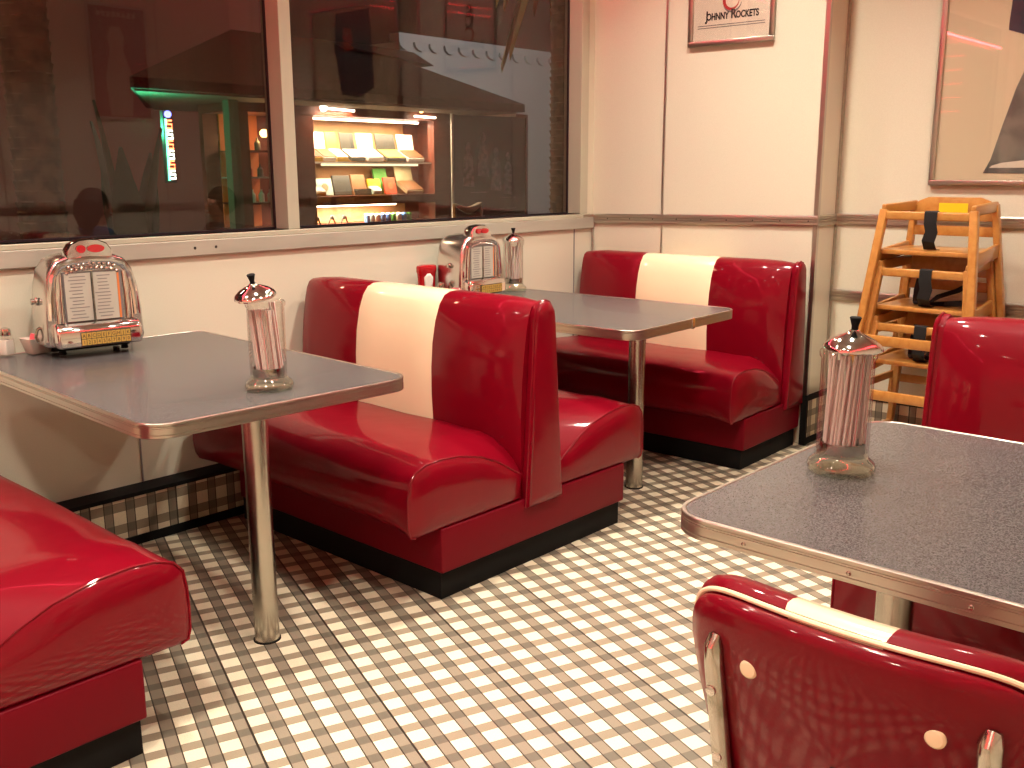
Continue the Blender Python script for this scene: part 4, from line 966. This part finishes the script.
m = MB(); m.loft([[Vector((-.27 + k * .054, -.03, 1.10 - .09 * math.sin(PI * k / 10) - w)), Vector((-.27 + k * .054, .03, 1.10 - .09 * math.sin(PI * k / 10) - w)), Vector((-.27 + k * .054, .03, 1.13 - .05 * math.sin(PI * k / 10))), Vector((-.27 + k * .054, -.03, 1.13 - .05 * math.sin(PI * k / 10)))] for k in range(11) for w in (.01,)]); m.build('sling', 'canvas', pc)
m = MB(); m.bb((-.26, -.45, .48), (.26, 0, .52)); m.build('seat', 'brown', pc)
for sx in (-.27, .27):
    m = MB(); m.board((sx, -.42, 0), (sx, .02, .5), .03, .03, (1, 0, 0)); m.board((sx, .02, 0), (sx, -.42, .5), .03, .03, (1, 0, 0)); m.board((sx, 0, .45), (sx, 0, 1.12), .03, .03, (1, 0, 0)); m.build('leg', 'wood', pc)
    m = MB(); m.bb((sx - .02, -.42, .70), (sx + .02, .02, .72)); m.build('armrest', 'wood', pc)

# palms and leaves
def palm(label, x, y, r, h):
    t = thing('palm_tree', label, 'palm tree', (x, y, -.15))
    m = MB(); rg = []; n = 28; rows = int(h / .07)
    for i in range(rows):
        z = i * .07
        for dz, kk in ((0, 1.0), (.045, 1.10), (.055, 1.0)):
            rg.append([Vector(((r * (1 + (kk - 1) * (1 if (j + (i % 2) * 2) % 4 < 2 else .1))) * math.cos(2 * PI * j / n), (r * (1 + (kk - 1) * (1 if (j + (i % 2) * 2) % 4 < 2 else .1))) * math.sin(2 * PI * j / n), z + dz)) for j in range(n)])
    m.loft(rg); m.build('trunk', 'trunk', t, smooth=20)
    rr = random.Random(int(x * 10))
    for k in range(14):
        a = 2 * PI * k / 14 + rr.uniform(-.2, .2); up = rr.uniform(.3, 1.2); L_ = rr.uniform(.7, 1.2); m = MB(); rg = []
        for i in range(9):
            u = i / 8; d = Vector((math.cos(a), math.sin(a), 0)); p = d * (L_ * u) + Vector((0, 0, h + up * u - 1.6 * u * u)); s = Vector((-math.sin(a), math.cos(a), 0)); w = .01 + .06 * math.sin(PI * min(1, u * 1.02)) ** .7
            rg.append([p - s * w + Vector((0, 0, -.08 * u)), p + Vector((0, 0, .03)), p + s * w + Vector((0, 0, -.08 * u)), p + Vector((0, 0, .01))])
        m.loft(rg); m.build('frond', 'frond', t)
    return t
pl = palm('palm tree trunk at the left edge of the left window', 2.88, 7.0, .15, 4.2)
palm('palm tree trunk at the right edge of the right window', 8.62, 7.0, .21, 3.9)
bp = thing('banana_plant', 'dark leafy plant between the left palm trunk and the neon sign', 'plant', (3.22, 6.4, -.15))
m = MB(); m.lathe([(.0, 0), (.16, 0), (.20, .32), (.18, .33), (.0, .31)], (0, 0, 0), 20); m.build('pot', 'c_brown', bp)
rr = random.Random(3)
for k in range(9):
    a = rr.uniform(0, 2 * PI) if k else .2; L_ = rr.uniform(1.2, 1.75); lean = rr.uniform(.03, .15); m = MB(); rg = []
    for i in range(11):
        u = i / 10; p = Vector((math.cos(a) * lean * (u + u * u), math.sin(a) * lean * (u + u * u), .3 + L_ * u)); s = Vector((-math.sin(a), math.cos(a), 0)); w = .012 if u < .35 else .012 + .085 * math.sin(PI * (u - .35) / .65)
        rg.append([p - s * w, p + Vector((math.cos(a), math.sin(a), 0)) * .015, p + s * w, p - Vector((math.cos(a), math.sin(a), 0)) * .002])
    m.loft(rg); m.build('leaf', 'leaf', bp, smooth=60)

# outdoor fill lights without lamps, added to wash the pale building and plaza
def area(name, loc, tgt, size, e, col):
    ld = bpy.data.lights.new(name, 'AREA'); ld.size = size; ld.energy = e; ld.color = col; o = bpy.data.objects.new(name, ld); COL.objects.link(o); o.location = loc
    o.rotation_euler = (Vector(tgt) - Vector(loc)).to_track_quat('-Z', 'Y').to_euler()
area('facade_fill_light', (14, 9.5, 5.5), (16, 15.5, 1.5), .6, 260, (.85, .95, 1))
area('plaza_fill_light', (1, 9, 5.5), (6, 10, 0), .6, 160, (1, .7, .45))

# ------------------------------------------------------------------ world, camera, view
w = bpy.data.worlds.new('night_sky'); SC.world = w; w.use_nodes = True
w.node_tree.nodes['Background'].inputs[0].default_value = (.030, .020, .016, 1); w.node_tree.nodes['Background'].inputs[1].default_value = .6
f, yaw, pitch, roll = 981.4, .740, -.2132, -.0029
F = Vector((math.cos(yaw) * math.cos(pitch), math.sin(yaw) * math.cos(pitch), math.sin(pitch)))
r_ = F.cross(Vector((0, 0, 1))).normalized(); u_ = r_.cross(F)
rx = r_ * math.cos(roll) + u_ * math.sin(roll); ux = -r_ * math.sin(roll) + u_ * math.cos(roll)
cam = bpy.data.cameras.new('camera'); co = bpy.data.objects.new('camera', cam); COL.objects.link(co)
mtx = Matrix((rx, ux, -F)).transposed().to_4x4(); mtx.translation = Vector((0, 0, 1.35)); co.matrix_world = mtx
cam.sensor_fit = 'HORIZONTAL'; cam.sensor_width = 36; cam.lens = f * 36 / 1024; cam.clip_start = .02; cam.clip_end = 200
SC.camera = co
SC.view_settings.view_transform = 'Standard'; SC.view_settings.look = 'None'; SC.view_settings.exposure = 0; SC.view_settings.gamma = 1; SC.view_settings.use_curve_mapping = False
SC.cycles.max_bounces = 10; SC.cycles.transparent_max_bounces = 24; SC.cycles.caustics_reflective = False; SC.cycles.caustics_refractive = False
SC.cycles.use_denoising = True; SC.cycles.sample_clamp_indirect = 4
